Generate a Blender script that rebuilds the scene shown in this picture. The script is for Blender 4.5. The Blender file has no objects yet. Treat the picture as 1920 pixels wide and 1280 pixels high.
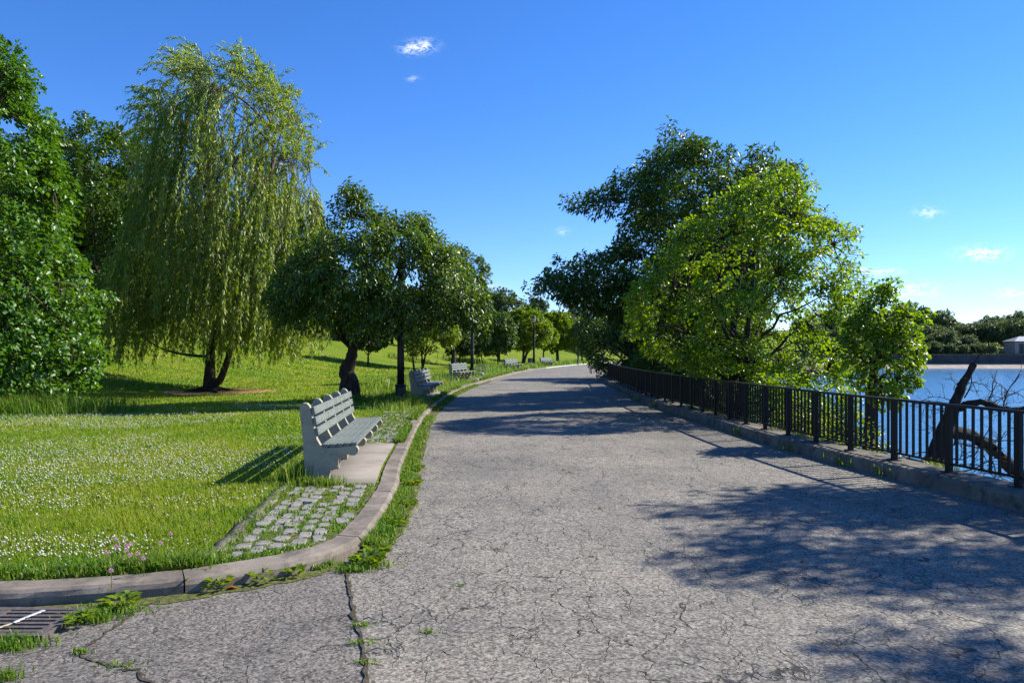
import bpy, bmesh, math, random
import numpy as np
from mathutils import Vector

random.seed(7)
rng = np.random.default_rng(7)
scene = bpy.context.scene
COL = scene.collection

# ------------------------------------------------------------------ camera, world, sun, exposure
EYE = 1.5                       # eye height above the road
FPX = 1440.0                    # focal length in photo pixels (27 mm on 36 mm)
HOR = 659.0                     # horizon row in the photo
cam_data = bpy.data.cameras.new('camera')
cam_data.sensor_width = 36.0
cam_data.lens = 27.0
cam_data.shift_y = (HOR - 640.0) / 1920.0
cam_data.clip_start = 0.05
cam_data.clip_end = 3000.0
cam = bpy.data.objects.new('camera', cam_data)
COL.objects.link(cam)
cam.location = (0, 0, EYE)
cam.rotation_euler = (math.radians(90), 0, 0)
scene.camera = cam

SUN_EL = math.radians(37.0)
SUN_AZ = math.radians(68.0)     # from +Y (ahead) towards +X (right)
sun_dir = Vector((math.sin(SUN_AZ) * math.cos(SUN_EL), math.cos(SUN_AZ) * math.cos(SUN_EL), math.sin(SUN_EL)))
sd = bpy.data.lights.new('sun', 'SUN')
sd.energy = 5.0
sd.angle = math.radians(0.53)
sd.color = (1.0, 0.945, 0.84)
sun = bpy.data.objects.new('sun', sd)
COL.objects.link(sun)
sun.location = sun_dir * 60
sun.rotation_euler = (-sun_dir).to_track_quat('-Z', 'Y').to_euler()

world = bpy.data.worlds.new('World')
scene.world = world
world.use_nodes = True
wn = world.node_tree
for n in list(wn.nodes):
    wn.nodes.remove(n)
w_out = wn.nodes.new('ShaderNodeOutputWorld')
w_bg = wn.nodes.new('ShaderNodeBackground')
w_bg.inputs['Strength'].default_value = 0.083
w_sky = wn.nodes.new('ShaderNodeTexSky')
w_sky.sky_type = 'NISHITA'
w_sky.sun_disc = False
w_sky.sun_elevation = SUN_EL
w_sky.sun_rotation = SUN_AZ
w_sky.altitude = 0.0
w_sky.air_density = 0.9
w_sky.dust_density = 0.0
w_sky.ozone_density = 3.0
w_hs = wn.nodes.new('ShaderNodeHueSaturation')
w_hs.inputs['Saturation'].default_value = 1.15
w_hs.inputs['Value'].default_value = 1.0
w_tint = wn.nodes.new('ShaderNodeMix'); w_tint.data_type = 'RGBA'; w_tint.blend_type = 'MULTIPLY'
w_tint.inputs[0].default_value = 1.0
w_tint.inputs[7].default_value = (0.92, 1.03, 1.36, 1)     # the deep polarised blue of this sky
wn.links.new(w_sky.outputs[0], w_tint.inputs[6])
wn.links.new(w_tint.outputs[2], w_hs.inputs['Color'])

# a few small fair-weather clouds, fixed in sky directions
def wmath(op, a, b=None, c=None):
    n = wn.nodes.new('ShaderNodeMath'); n.operation = op
    for i, v in enumerate((a, b, c)):
        if v is None: continue
        if isinstance(v, (int, float)): n.inputs[i].default_value = v
        else: wn.links.new(v, n.inputs[i])
    return n.outputs[0]
w_tc = wn.nodes.new('ShaderNodeTexCoord')
w_sep = wn.nodes.new('ShaderNodeSeparateXYZ')
wn.links.new(w_tc.outputs['Generated'], w_sep.inputs[0])
ysafe = wmath('MAXIMUM', w_sep.outputs['Y'], 0.05)
w_u = wmath('DIVIDE', w_sep.outputs['X'], ysafe)
w_v = wmath('DIVIDE', w_sep.outputs['Z'], ysafe)
w_comb = wn.nodes.new('ShaderNodeCombineXYZ')
wn.links.new(w_u, w_comb.inputs[0]); wn.links.new(w_v, w_comb.inputs[1])
w_map = wn.nodes.new('ShaderNodeMapping')
w_map.inputs['Scale'].default_value = (1.0, 1.9, 1.0)
wn.links.new(w_comb.outputs[0], w_map.inputs[0])
w_noise = wn.nodes.new('ShaderNodeTexNoise')
w_noise.inputs['Scale'].default_value = 95.0
w_noise.inputs['Detail'].default_value = 7.0
w_noise.inputs['Roughness'].default_value = 0.62
w_noise.inputs['Distortion'].default_value = 0.7
wn.links.new(w_map.outputs[0], w_noise.inputs['Vector'])
cloud_sum = None
# (px, py, half width px, half height px, strength) of each cloud in the photo
for px, py, hw, hh, st in ((770, 92, 17, 9, 1.0), (795, 86, 20, 10, 0.95), (775, 148, 10, 4, 0.5), (1845, 476, 38, 11, 1.25), (1740, 398, 20, 8, 0.8),
                           (1622, 510, 30, 7, 0.9), (1668, 509, 22, 6, 0.9), (1905, 550, 34, 8, 1.1), (1700, 548, 60, 16, 0.8),
                           (905, 553, 30, 16, 1.1), (1055, 433, 10, 6, 0.5), (1890, 586, 40, 5, 0.7), (1790, 612, 60, 8, 0.6), (2090, 500, 60, 14, 1.0)):
    du = wmath('MULTIPLY', wmath('SUBTRACT', w_u, (px - 960) / FPX), FPX / hw)
    dv = wmath('MULTIPLY', wmath('SUBTRACT', w_v, (HOR - py) / FPX), FPX / hh)
    r2 = wmath('ADD', wmath('MULTIPLY', du, du), wmath('MULTIPLY', dv, dv))
    g = wmath('MULTIPLY', wmath('POWER', 2.718, wmath('MULTIPLY', r2, -0.9)), st)
    cloud_sum = g if cloud_sum is None else wmath('ADD', cloud_sum, g)
w_ramp = wn.nodes.new('ShaderNodeMapRange')
w_ramp.inputs['From Min'].default_value = 0.40
w_ramp.inputs['From Max'].default_value = 0.66
wn.links.new(w_noise.outputs['Fac'], w_ramp.inputs['Value'])
cl_fac = wmath('MINIMUM', wmath('MULTIPLY', cloud_sum, w_ramp.outputs[0]), 0.92)
front = wmath('GREATER_THAN', w_sep.outputs['Y'], 0.06)
cl_fac = wmath('MULTIPLY', cl_fac, front)
w_mix = wn.nodes.new('ShaderNodeMix'); w_mix.data_type = 'RGBA'
wn.links.new(cl_fac, w_mix.inputs[0])
wn.links.new(w_hs.outputs[0], w_mix.inputs[6])
w_mix.inputs[7].default_value = (8.0, 8.3, 8.8, 1)
wn.links.new(w_mix.outputs[2], w_bg.inputs['Color'])
wn.links.new(w_bg.outputs[0], w_out.inputs[0])

scene.view_settings.view_transform = 'Standard'
scene.view_settings.look = 'None'
scene.view_settings.exposure = 0.95
scene.view_settings.gamma = 1.0
scene.view_settings.use_curve_mapping = False
scene.cycles.max_bounces = 8
scene.cycles.transparent_max_bounces = 8

# ------------------------------------------------------------------ helpers
def W(px, py, Y):
    """point seen at photo pixel (px, py) that stands Y metres ahead"""
    return np.array([(px - 960.0) / FPX * Y, Y, EYE + (HOR - py) / FPX * Y])

def tag(o, label=None, cat=None, group=None, kind=None):
    if label: o['label'] = label
    if cat: o['category'] = cat
    if group: o['group'] = group
    if kind: o['kind'] = kind
    return o

def empty(name, loc=(0, 0, 0), rz=0.0):
    o = bpy.data.objects.new(name, None)
    COL.objects.link(o)
    o.location = loc
    o.rotation_euler = (0, 0, rz)
    o.empty_display_size = 0.3
    return o

def link(name, me, mat=None, parent=None, loc=None, rot=None):
    o = bpy.data.objects.new(name, me)
    COL.objects.link(o)
    if mat is not None and len(me.materials) == 0:
        me.materials.append(mat)
    if parent is not None: o.parent = parent
    if loc is not None: o.location = loc
    if rot is not None: o.rotation_euler = rot
    return o

def mesh_np(name, verts, groups, smooth=False):
    """verts (N,3); groups: list of (M,k) index arrays"""
    me = bpy.data.meshes.new(name)
    verts = np.asarray(verts, np.float32)
    groups = [np.asarray(g, np.int32) for g in groups if len(g)]
    me.vertices.add(len(verts))
    me.vertices.foreach_set('co', verts.ravel())
    nl = sum(g.size for g in groups); nf = sum(len(g) for g in groups)
    me.loops.add(nl)
    me.loops.foreach_set('vertex_index', np.concatenate([g.ravel() for g in groups]))
    me.polygons.add(nf)
    starts, s = [], 0
    for g in groups:
        starts.append(s + np.arange(len(g)) * g.shape[1]); s += g.size
    me.polygons.foreach_set('loop_start', np.concatenate(starts).astype(np.int32))
    if smooth:
        me.polygons.foreach_set('use_smooth', np.ones(nf, bool))
    me.update(calc_edges=True)
    return me

class MB:
    """collects boxes, tubes, lathes into one mesh"""
    def __init__(self): self.v = []; self.f = []
    def add(self, vs, fs):
        b = len(self.v); self.v += [tuple(map(float, p)) for p in vs]; self.f += [tuple(i + b for i in f) for f in fs]
    def box(self, x0, x1, y0, y1, z0, z1):
        self.add([(x0,y0,z0),(x1,y0,z0),(x1,y1,z0),(x0,y1,z0),(x0,y0,z1),(x1,y0,z1),(x1,y1,z1),(x0,y1,z1)],
                 [(0,3,2,1),(4,5,6,7),(0,1,5,4),(1,2,6,5),(2,3,7,6),(3,0,4,7)])
    def tube(self, pts, radii, k=8, cap=True):
        pts = [np.asarray(p, float) for p in pts]
        n = len(pts); vs = []
        for i, p in enumerate(pts):
            t = pts[min(i+1, n-1)] - pts[max(i-1, 0)]
            t = t / (np.linalg.norm(t) + 1e-9)
            ref = np.array([1.0, 0, 0]) if abs(t[0]) < 0.75 else np.array([0, 1.0, 0])
            a = np.cross(t, ref); a /= np.linalg.norm(a); b = np.cross(t, a)
            for j in range(k):
                an = 2 * math.pi * j / k
                vs.append(p + radii[i] * (math.cos(an) * a + math.sin(an) * b))
        fs = []
        for i in range(n - 1):
            for j in range(k):
                j2 = (j + 1) % k
                fs.append((i*k+j, i*k+j2, (i+1)*k+j2, (i+1)*k+j))
        if cap:
            fs.append(tuple(range(k))[::-1]); fs.append(tuple((n-1)*k + j for j in range(k)))
        self.add(vs, fs)
    def lathe(self, prof, k=16, c=(0, 0)):
        vs = []; fs = []
        for r, z in prof:
            for j in range(k):
                an = 2 * math.pi * j / k
                vs.append((c[0] + r * math.cos(an), c[1] + r * math.sin(an), z))
        n = len(prof)
        for i in range(n - 1):
            for j in range(k):
                j2 = (j + 1) % k
                fs.append((i*k+j, i*k+j2, (i+1)*k+j2, (i+1)*k+j))
        fs.append(tuple(range(k))[::-1]); fs.append(tuple((n-1)*k + j for j in range(k)))
        self.add(vs, fs)
    def prism(self, poly, t0, t1, axis='x'):
        """extrude a 2D polygon; axis x: poly is (y,z)"""
        n = len(poly); vs = []
        for t in (t0, t1):
            for a, b in poly:
                vs.append((t, a, b) if axis == 'x' else ((a, t, b) if axis == 'y' else (a, b, t)))
        fs = [tuple(range(n))[::-1], tuple(range(n, 2*n))]
        for i in range(n):
            j = (i + 1) % n
            fs.append((i, j, n + j, n + i))
        self.add(vs, fs)
    def mesh(self, name, smooth=False, bevel=0.0):
        me = bpy.data.meshes.new(name)
        me.from_pydata(self.v, [], self.f)
        bm = bmesh.new(); bm.from_mesh(me)
        bmesh.ops.recalc_face_normals(bm, faces=bm.faces)
        if bevel > 0:
            ed = [e for e in bm.edges if len(e.link_faces) == 2 and e.calc_face_angle(0) > 0.6]
            bmesh.ops.bevel(bm, geom=ed, offset=bevel, segments=2, affect='EDGES', profile=0.6, clamp_overlap=True)
        bm.to_mesh(me); bm.free()
        if smooth:
            me.polygons.foreach_set('use_smooth', np.ones(len(me.polygons), bool))
        return me
    def build(self, name, mat, parent=None, smooth=False, bevel=0.0):
        return link(name, self.mesh(name, smooth, bevel), mat, parent)

def catmull(P, n=12):
    P = np.asarray(P, float)
    Q = np.vstack([2*P[0]-P[1], P, 2*P[-1]-P[-2]])
    out = []
    for i in range(1, len(Q) - 2):
        p0, p1, p2, p3 = Q[i-1], Q[i], Q[i+1], Q[i+2]
        for t in np.linspace(0, 1, n, endpoint=False):
            out.append(0.5 * (2*p1 + (p2-p0)*t + (2*p0-5*p1+4*p2-p3)*t*t + (3*p1-p0-3*p2+p3)*t**3))
    out.append(Q[-2])
    return np.array(out)

def offset_curve(C, d):
    """offset to the left of travel by d"""
    T = np.gradient(C, axis=0); T /= np.linalg.norm(T, axis=1)[:, None]
    N = np.stack([-T[:, 1], T[:, 0]], 1)
    return C + N * d

_k = rng.normal(size=(10, 3)); _k /= np.linalg.norm(_k, axis=1)[:, None]; _ph = rng.uniform(0, 6.28, 10)
def snoise(p, f=1.0):
    p = np.asarray(p, float)
    s = 0
    for i in range(10):
        s = s + np.sin((p @ _k[i]) * f * (0.7 + 0.13 * i) + _ph[i])
    return s / 10.0 ** 0.5 / 1.0

# ------------------------------------------------------------------ materials
class Mat:
    def __init__(self, name):
        self.m = bpy.data.materials.new(name); self.m.use_nodes = True
        self.t = self.m.node_tree
        for n in list(self.t.nodes): self.t.nodes.remove(n)
        self.out = self.t.nodes.new('ShaderNodeOutputMaterial')
        self.tc = self.t.nodes.new('ShaderNodeTexCoord')
        self.coord = self.tc.outputs['Object']
    def L(self, a, b): self.t.links.new(a, b)
    def n(self, typ, **kw):
        nd = self.t.nodes.new(typ)
        for k, v in kw.items(): setattr(nd, k, v)
        return nd
    def setin(self, nd, key, v):
        if hasattr(v, 'is_linked') or isinstance(v, bpy.types.NodeSocket): self.L(v, nd.inputs[key])
        else: nd.inputs[key].default_value = v
    def mapping(self, scale=(1,1,1), rot=(0,0,0), vec=None):
        m = self.n('ShaderNodeMapping')
        m.inputs['Scale'].default_value = scale; m.inputs['Rotation'].default_value = rot
        self.L(vec or self.coord, m.inputs[0]); return m.outputs[0]
    def noise(self, scale, detail=4, rough=0.55, vec=None, dist=0.0):
        n = self.n('ShaderNodeTexNoise')
        n.inputs['Scale'].default_value = scale; n.inputs['Detail'].default_value = detail
        n.inputs['Roughness'].default_value = rough; n.inputs['Distortion'].default_value = dist
        self.L(vec or self.coord, n.inputs['Vector']); return n.outputs['Fac']
    def noisecol(self, scale, detail=2, vec=None):
        n = self.n('ShaderNodeTexNoise'); n.inputs['Scale'].default_value = scale; n.inputs['Detail'].default_value = detail
        self.L(vec or self.coord, n.inputs['Vector']); return n.outputs['Color']
    def voro(self, scale, feature='F1', vec=None, out='Distance', rand=1.0):
        n = self.n('ShaderNodeTexVoronoi', feature=feature)
        n.inputs['Scale'].default_value = scale; n.inputs['Randomness'].default_value = rand
        self.L(vec or self.coord, n.inputs['Vector']); return n.outputs[out]
    def math(self, op, a, b=0.0, c=None):
        n = self.n('ShaderNodeMath', operation=op)
        self.setin(n, 0, a); self.setin(n, 1, b)
        if c is not None: self.setin(n, 2, c)
        return n.outputs[0]
    def rng(self, v, a, b, c=0.0, d=1.0):
        n = self.n('ShaderNodeMapRange')
        n.interpolation_type = 'SMOOTHSTEP' if False else 'LINEAR'
        self.L(v, n.inputs['Value'])
        for k, x in (('From Min', a), ('From Max', b), ('To Min', c), ('To Max', d)): n.inputs[k].default_value = x
        return n.outputs[0]
    def mix(self, f, a, b, blend='MIX'):
        n = self.n('ShaderNodeMix'); n.data_type = 'RGBA'; n.blend_type = blend
        self.setin(n, 0, f)
        for idx, v in ((6, a), (7, b)):
            if isinstance(v, (tuple, list)): n.inputs[idx].default_value = (*v[:3], 1)
            else: self.L(v, n.inputs[idx])
        return n.outputs[2]
    def addvec(self, a, b, s):
        n = self.n('ShaderNodeVectorMath', operation='MULTIPLY_ADD')
        self.L(b, n.inputs[0]); n.inputs[1].default_value = (s, s, s); self.L(a, n.inputs[2])
        return n.outputs[0]
    def bump(self, h, strength=0.5, dist=0.01, normal=None):
        n = self.n('ShaderNodeBump'); n.inputs['Strength'].default_value = strength; n.inputs['Distance'].default_value = dist
        self.L(h, n.inputs['Height'])
        if normal is not None: self.L(normal, n.inputs['Normal'])
        return n.outputs[0]
    def pbr(self, col, rough=0.8, spec=0.4, normal=None, metal=0.0):
        p = self.n('ShaderNodeBsdfPrincipled')
        if isinstance(col, (tuple, list)): p.inputs['Base Color'].default_value = (*col[:3], 1)
        else: self.L(col, p.inputs['Base Color'])
        self.setin(p, 'Roughness', rough)
        p.inputs['Specular IOR Level'].default_value = spec
        p.inputs['Metallic'].default_value = metal
        if normal is not None: self.L(normal, p.inputs['Normal'])
        self.L(p.outputs[0], self.out.inputs[0]); return p
    def island(self):
        g = self.n('ShaderNodeNewGeometry'); return g.outputs['Random Per Island']
    def pos(self):
        g = self.n('ShaderNodeNewGeometry'); return g.outputs['Position']

def leaf_mat(name, c1, c2, c3, trans=0.38, rough=0.42, spec=0.5, tgain=1.0, patch=0.6):
    """dark, mid and light leaf colours; translucent leaf with a waxy surface"""
    m = Mat(name)
    r = m.island()
    base = m.mix(m.rng(r, 0.0, 0.7), c1, c2)
    base = m.mix(m.rng(r, 0.72, 1.0), base, c3)
    big = m.noise(patch, 2, 0.5, vec=m.pos())
    base = m.mix(m.rng(big, 0.35, 0.68), base, m.mix(0.55, base, c3))
    p = m.n('ShaderNodeBsdfPrincipled')
    m.L(base, p.inputs['Base Color']); p.inputs['Roughness'].default_value = rough
    p.inputs['Specular IOR Level'].default_value = spec
    t = m.n('ShaderNodeBsdfTranslucent')
    hs = m.n('ShaderNodeHueSaturation')
    hs.inputs['Hue'].default_value = 0.482; hs.inputs['Saturation'].default_value = 1.12; hs.inputs['Value'].default_value = 1.75 * tgain
    m.L(base, hs.inputs['Color']); m.L(hs.outputs[0], t.inputs['Color'])
    mx = m.n('ShaderNodeMixShader'); mx.inputs[0].default_value = trans
    m.L(p.outputs[0], mx.inputs[1]); m.L(t.outputs[0], mx.inputs[2]); m.L(mx.outputs[0], m.out.inputs[0])
    return m.m

def asphalt_mat(name, lo, hi, cell=95.0, cracks=1.0, tint=(1.0, 0.97, 0.95)):
    m = Mat(name)
    v = m.voro(cell, out='Color')
    sep = m.n('ShaderNodeSeparateColor'); m.L(v, sep.inputs[0])
    sp = m.rng(sep.outputs[0], 0.0, 1.0, 0.0, 1.0)
    sp = m.math('POWER', sp, 1.6)
    sp2 = m.noise(cell * 2.2, 2, 0.7)
    v3 = m.voro(cell * 0.8, out='Color')
    sep3 = m.n('ShaderNodeSeparateColor'); m.L(v3, sep3.inputs[0])
    sp3 = m.math('POWER', sep3.outputs[1], 1.4)
    f = m.math('ADD', m.math('MULTIPLY', sp, 0.5), m.math('MULTIPLY', m.rng(sp2, 0.3, 0.7), 0.15))
    f = m.math('ADD', f, m.math('MULTIPLY', sp3, 0.30))
    f = m.math('MULTIPLY', f, m.rng(sep3.outputs[2], 0.05, 0.16, 0.25, 1.0))
    col = m.mix(f, tuple(lo * t for t in tint), tuple(hi * t for t in tint))
    # broad tone changes: wear, old patches, damp
    big = m.noise(0.55, 5, 0.6, dist=0.4)
    col = m.mix(m.rng(big, 0.34, 0.66), m.mix(1.0, col, (0.74, 0.74, 0.76), 'MULTIPLY'), m.mix(1.0, col, (1.13, 1.1, 1.07), 'MULTIPLY'))
    mid = m.noise(3.2, 4, 0.65)
    col = m.mix(m.rng(mid, 0.50, 0.70, 0, 0.5), col, m.mix(1.0, col, (0.6, 0.6, 0.62), 'MULTIPLY'))
    streak = m.noise(1.0, 4, 0.6, vec=m.mapping((2.6, 0.16, 1), (0, 0, 0.05)))
    col = m.mix(m.rng(streak, 0.5, 0.75, 0, 0.35), col, m.mix(1.0, col, (0.66, 0.66, 0.68), 'MULTIPLY'))
    h = f
    if cracks > 0:
        wob = m.noisecol(1.6, 4)
        fine = m.noisecol(9.0, 3)
        cv = m.addvec(m.addvec(m.coord, wob, 0.55), fine, 0.09)
        lng = m.voro(1.15, 'DISTANCE_TO_EDGE', vec=m.mapping((1.6, 0.5, 1), (0, 0, 0.25), vec=cv))
        al = m.math('ADD', m.voro(3.8, 'DISTANCE_TO_EDGE', vec=m.mapping((1.2, 0.75, 1), (0, 0, 0.2), vec=cv)), m.rng(m.noise(1.7, 3, 0.6), 0.35, 0.65, -0.010, 0.012))
        al2 = m.voro(11.0, 'DISTANCE_TO_EDGE', vec=cv)
        mk1 = m.rng(m.noise(0.42, 3, 0.6), 0.36, 0.46)
        mk2 = m.rng(m.noise(0.62, 3, 0.6), 0.36, 0.48)
        mk3 = m.rng(m.noise(0.9, 3, 0.6), 0.53, 0.66)
        k1 = m.math('MULTIPLY', m.rng(m.math('ADD', lng, m.rng(m.noise(2.3, 3, 0.6), 0.35, 0.65, -0.004, 0.006)), 0.001, 0.008, 1.0, 0.0), mk1)
        k2 = m.math('MULTIPLY', m.rng(al, 0.004, 0.020, 0.95, 0.0), mk2)
        k3 = m.math('MULTIPLY', m.rng(al2, 0.01, 0.05, 0.5, 0.0), mk3)
        k = m.math('MINIMUM', m.math('ADD', m.math('ADD', k1, k2), k3), 1.0)
        k = m.math('MULTIPLY', k, m.rng(m.noise(14, 3, 0.6), 0.34, 0.56, 0.1, 1.0))
        k = m.math('MULTIPLY', k, cracks)
        col = m.mix(k, col, (0.025, 0.024, 0.024))
        h = m.math('SUBTRACT', m.math('MULTIPLY', f, 0.5), m.math('MULTIPLY', k, 2.2))
    nb = m.bump(h, 0.75, 0.006)
    m.pbr(col, 0.82, 0.3, nb)
    return m.m

def concrete_mat(name, c, var=0.3, speck=60.0, stain=(0.1, 0.09, 0.075), rough=0.88, bump=0.4):
    m = Mat(name)
    a = m.noise(2.2, 6, 0.65)
    b = m.noise(speck, 3, 0.7)
    col = m.mix(m.rng(a, 0.3, 0.7), tuple(x * (1 - var) for x in c), tuple(min(1, x * (1 + var * 0.5)) for x in c))
    col = m.mix(m.rng(b, 0.56, 0.72, 0, 0.6), col, tuple(x * 0.5 for x in c))
    st = m.noise(5.5, 6, 0.72, dist=0.6)
    col = m.mix(m.rng(st, 0.48, 0.66, 0, 0.75), col, stain)
    nb = m.bump(m.math('ADD', m.math('MULTIPLY', b, 0.5), a), bump, 0.008)
    m.pbr(col, rough, 0.25, nb)
    return m.m

def bark_mat(name, c1, c2, sc=1.0):
    m = Mat(name)
    v = m.mapping((9 * sc, 9 * sc, 1.7 * sc))
    a = m.noise(2.4, 6, 0.7, vec=v, dist=0.5)
    b = m.noise(22, 3, 0.6)
    col = m.mix(m.rng(a, 0.35, 0.65), c1, c2)
    nb = m.bump(m.math('ADD', a, m.math('MULTIPLY', b, 0.3)), 0.9, 0.03)
    m.pbr(col, 0.9, 0.2, nb)
    return m.m

M = {}
M['road'] = asphalt_mat('worn_asphalt', 0.05, 0.46, 82, 1.0, (1.0, 0.925, 0.775))
M['path'] = asphalt_mat('dark_asphalt', 0.035, 0.36, 88, 0.5, (1.0, 0.92, 0.80))
M['kerb'] = concrete_mat('kerb_stone', (0.225, 0.19, 0.155), 0.5, 60, (0.07, 0.062, 0.05))
M['pad'] = concrete_mat('pad_concrete', (0.20, 0.178, 0.155), 0.3, 90, (0.2, 0.18, 0.165))
M['plinth'] = concrete_mat('plinth_concrete', (0.17, 0.15, 0.12), 0.5, 45, (0.035, 0.033, 0.027))
M['cobble'] = concrete_mat('cobble_granite', (0.26, 0.245, 0.22), 0.45, 110, (0.11, 0.10, 0.085), 0.8, 0.7)
M['bench_concrete'] = concrete_mat('bench_concrete', (0.35, 0.32, 0.235), 0.16, 120, (0.21, 0.195, 0.15), 0.85, 0.2)

def lawn_material():
    m = Mat('lawn')
    p = m.coord
    a = m.noise(0.22, 4, 0.6); b = m.noise(1.3, 5, 0.65); c = m.noise(38, 3, 0.7); e = m.noise(9, 3, 0.65)
    col = m.mix(m.rng(a, 0.35, 0.65), (0.12, 0.20, 0.008), (0.22, 0.265, 0.014))
    col = m.mix(m.rng(b, 0.45, 0.7, 0, 0.6), col, (0.26, 0.255, 0.025))
    col = m.mix(m.rng(b, 0.28, 0.42, 0.5, 0.0), col, (0.06, 0.14, 0.010))
    col = m.mix(m.rng(c, 0.35, 0.62, 0.7, 0.0), col, (0.045, 0.085, 0.010))
    col = m.mix(m.rng(e, 0.5, 0.75, 0, 0.4), col, (0.06, 0.12, 0.010))
    h = m.math('ADD', m.math('MULTIPLY', c, 0.6), e)
    m.pbr(col, 0.9, 0.1, m.bump(h, 1.0, 0.06))
    return m.m
M['lawn'] = lawn_material()

def simple(name, c, rough=0.7, spec=0.3, var=0.25, sc=8.0, metal=0.0, bump=0.2, bd=0.004):
    m = Mat(name)
    a = m.noise(sc, 5, 0.65)
    col = m.mix(m.rng(a, 0.32, 0.68), tuple(x * (1 - var) for x in c), tuple(min(1.0, x * (1 + var)) for x in c))
    m.pbr(col, rough, spec, m.bump(a, bump, bd), metal)
    return m.m
M['soil'] = simple('soil', (0.075, 0.062, 0.045), 0.95, 0.1, 0.5, 14, bump=1.0, bd=0.03)
M['mulch'] = simple('mulch', (0.34, 0.20, 0.105), 0.95, 0.1, 0.6, 30, bump=1.0, bd=0.03)
M['moss'] = simple('moss_soil', (0.10, 0.11, 0.035), 0.95, 0.1, 0.55, 25, bump=1.0, bd=0.02)
M['bank'] = simple('bank_soil', (0.10, 0.085, 0.055), 0.95, 0.1, 0.6, 6, bump=1.0, bd=0.06)
M['iron'] = simple('black_iron', (0.008, 0.008, 0.009), 0.55, 0.3, 0.4, 30, bump=0.15, bd=0.002)
M['rail_iron'] = simple('worn_rail_iron', (0.014, 0.013, 0.014), 0.5, 0.35, 0.4, 30, bump=0.15, bd=0.002)
M['post_iron'] = simple('lamp_iron', (0.010, 0.011, 0.012), 0.5, 0.4, 0.4, 12, bump=0.2, bd=0.003)
M['grate'] = simple('rusty_grate', (0.095, 0.08, 0.072), 0.75, 0.3, 0.4, 35, bump=0.6, bd=0.004)
M['pit'] = simple('drain_pit', (0.02, 0.02, 0.02), 0.95, 0.1)
M['white_paint'] = simple('white_mark', (0.46, 0.47, 0.47), 0.7, 0.2, 0.4, 45)
M['yellow_paint'] = simple('straw_mark', (0.42, 0.36, 0.22), 0.7, 0.2, 0.2, 60)
M['wire'] = simple('bin_wire', (0.10, 0.11, 0.10), 0.5, 0.5, 0.3, 20)
M['bin'] = simple('bin_metal', (0.20, 0.23, 0.23), 0.5, 0.4, 0.3, 10)
M['litter'] = simple('litter', (0.55, 0.55, 0.55), 0.8, 0.2, 0.4, 10)
M['bark'] = bark_mat('bark_dark', (0.018, 0.014, 0.011), (0.075, 0.058, 0.045))
M['bark_mid'] = bark_mat('bark_mid', (0.05, 0.036, 0.026), (0.17, 0.125, 0.085))
M['bark_pale'] = bark_mat('bark_pale', (0.10, 0.09, 0.075), (0.26, 0.235, 0.20))
M['deadwood'] = bark_mat('deadwood', (0.012, 0.010, 0.008), (0.05, 0.036, 0.027))
M['brick'] = simple('pale_brick', (0.36, 0.27, 0.235), 0.9, 0.15, 0.25, 2.0)
M['roof'] = simple('slate_roof', (0.26, 0.28, 0.32), 0.6, 0.3, 0.15, 3.0)
M['darkwall'] = simple('far_stone_wall', (0.055, 0.06, 0.062), 0.9, 0.15, 0.35, 0.6)
M['apron'] = simple('stone_apron', (0.34, 0.29, 0.235), 0.95, 0.1, 0.25, 0.5, bump=0.6, bd=0.1)
M['dark_opening'] = simple('dark_opening', (0.03, 0.032, 0.035), 0.5, 0.4)
def glass_mat():
    m = Mat('lantern_glass')
    p = m.pbr((0.75, 0.76, 0.74), 0.25, 0.5)
    p.inputs['Transmission Weight'].default_value = 0.45
    return m.m
M['glass'] = glass_mat()

def slat_mat():
    m = Mat('weathered_slats')
    g = m.noise(3.0, 5, 0.65, vec=m.mapping((1.2, 30, 30)))
    b = m.noise(6.0, 5, 0.7)
    col = m.mix(m.rng(g, 0.3, 0.7), (0.085, 0.10, 0.09), (0.20, 0.225, 0.20))
    col = m.mix(m.rng(b, 0.55, 0.75, 0, 0.6), col, (0.27, 0.29, 0.265))
    m.pbr(col, 0.55, 0.4, m.bump(g, 0.4, 0.004))
    return m.m
M['slat'] = slat_mat()

def water_mat():
    m = Mat('reservoir_water')
    v = m.mapping((0.55, 1.6, 1))
    a = m.noise(1.5, 5, 0.6, vec=v, dist=0.5); b = m.noise(0.22, 3, 0.6, vec=v)
    h = m.math('ADD', a, m.math('MULTIPLY', b, 1.2))
    p = m.pbr((0.04, 0.17, 0.34), 0.14, 0.5, m.bump(h, 0.8, 0.10))
    p.inputs['IOR'].default_value = 1.33
    return m.m
M['water'] = water_mat()

def blade_mat(name, c1, c2, c3, dry=(0.36, 0.33, 0.12), dryf=0.9):
    m = Mat(name)
    r = m.island()
    a = m.noise(0.35, 4, 0.65, vec=m.pos())
    base = m.mix(r, c1, c2)
    base = m.mix(m.rng(a, 0.40, 0.60), base, m.mix(0.75, base, c3))
    base = m.mix(m.rng(r, dryf, dryf + 0.02), base, dry)
    p = m.n('ShaderNodeBsdfPrincipled'); m.L(base, p.inputs['Base Color'])
    p.inputs['Roughness'].default_value = 0.45; p.inputs['Specular IOR Level'].default_value = 0.2
    t = m.n('ShaderNodeBsdfTranslucent')
    hs = m.n('ShaderNodeHueSaturation'); hs.inputs['Value'].default_value = 1.6; hs.inputs['Hue'].default_value = 0.487
    m.L(base, hs.inputs['Color']); m.L(hs.outputs[0], t.inputs['Color'])
    mx = m.n('ShaderNodeMixShader'); mx.inputs[0].default_value = 0.42
    m.L(p.outputs[0], mx.inputs[1]); m.L(t.outputs[0], mx.inputs[2]); m.L(mx.outputs[0], m.out.inputs[0])
    return m.m
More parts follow.
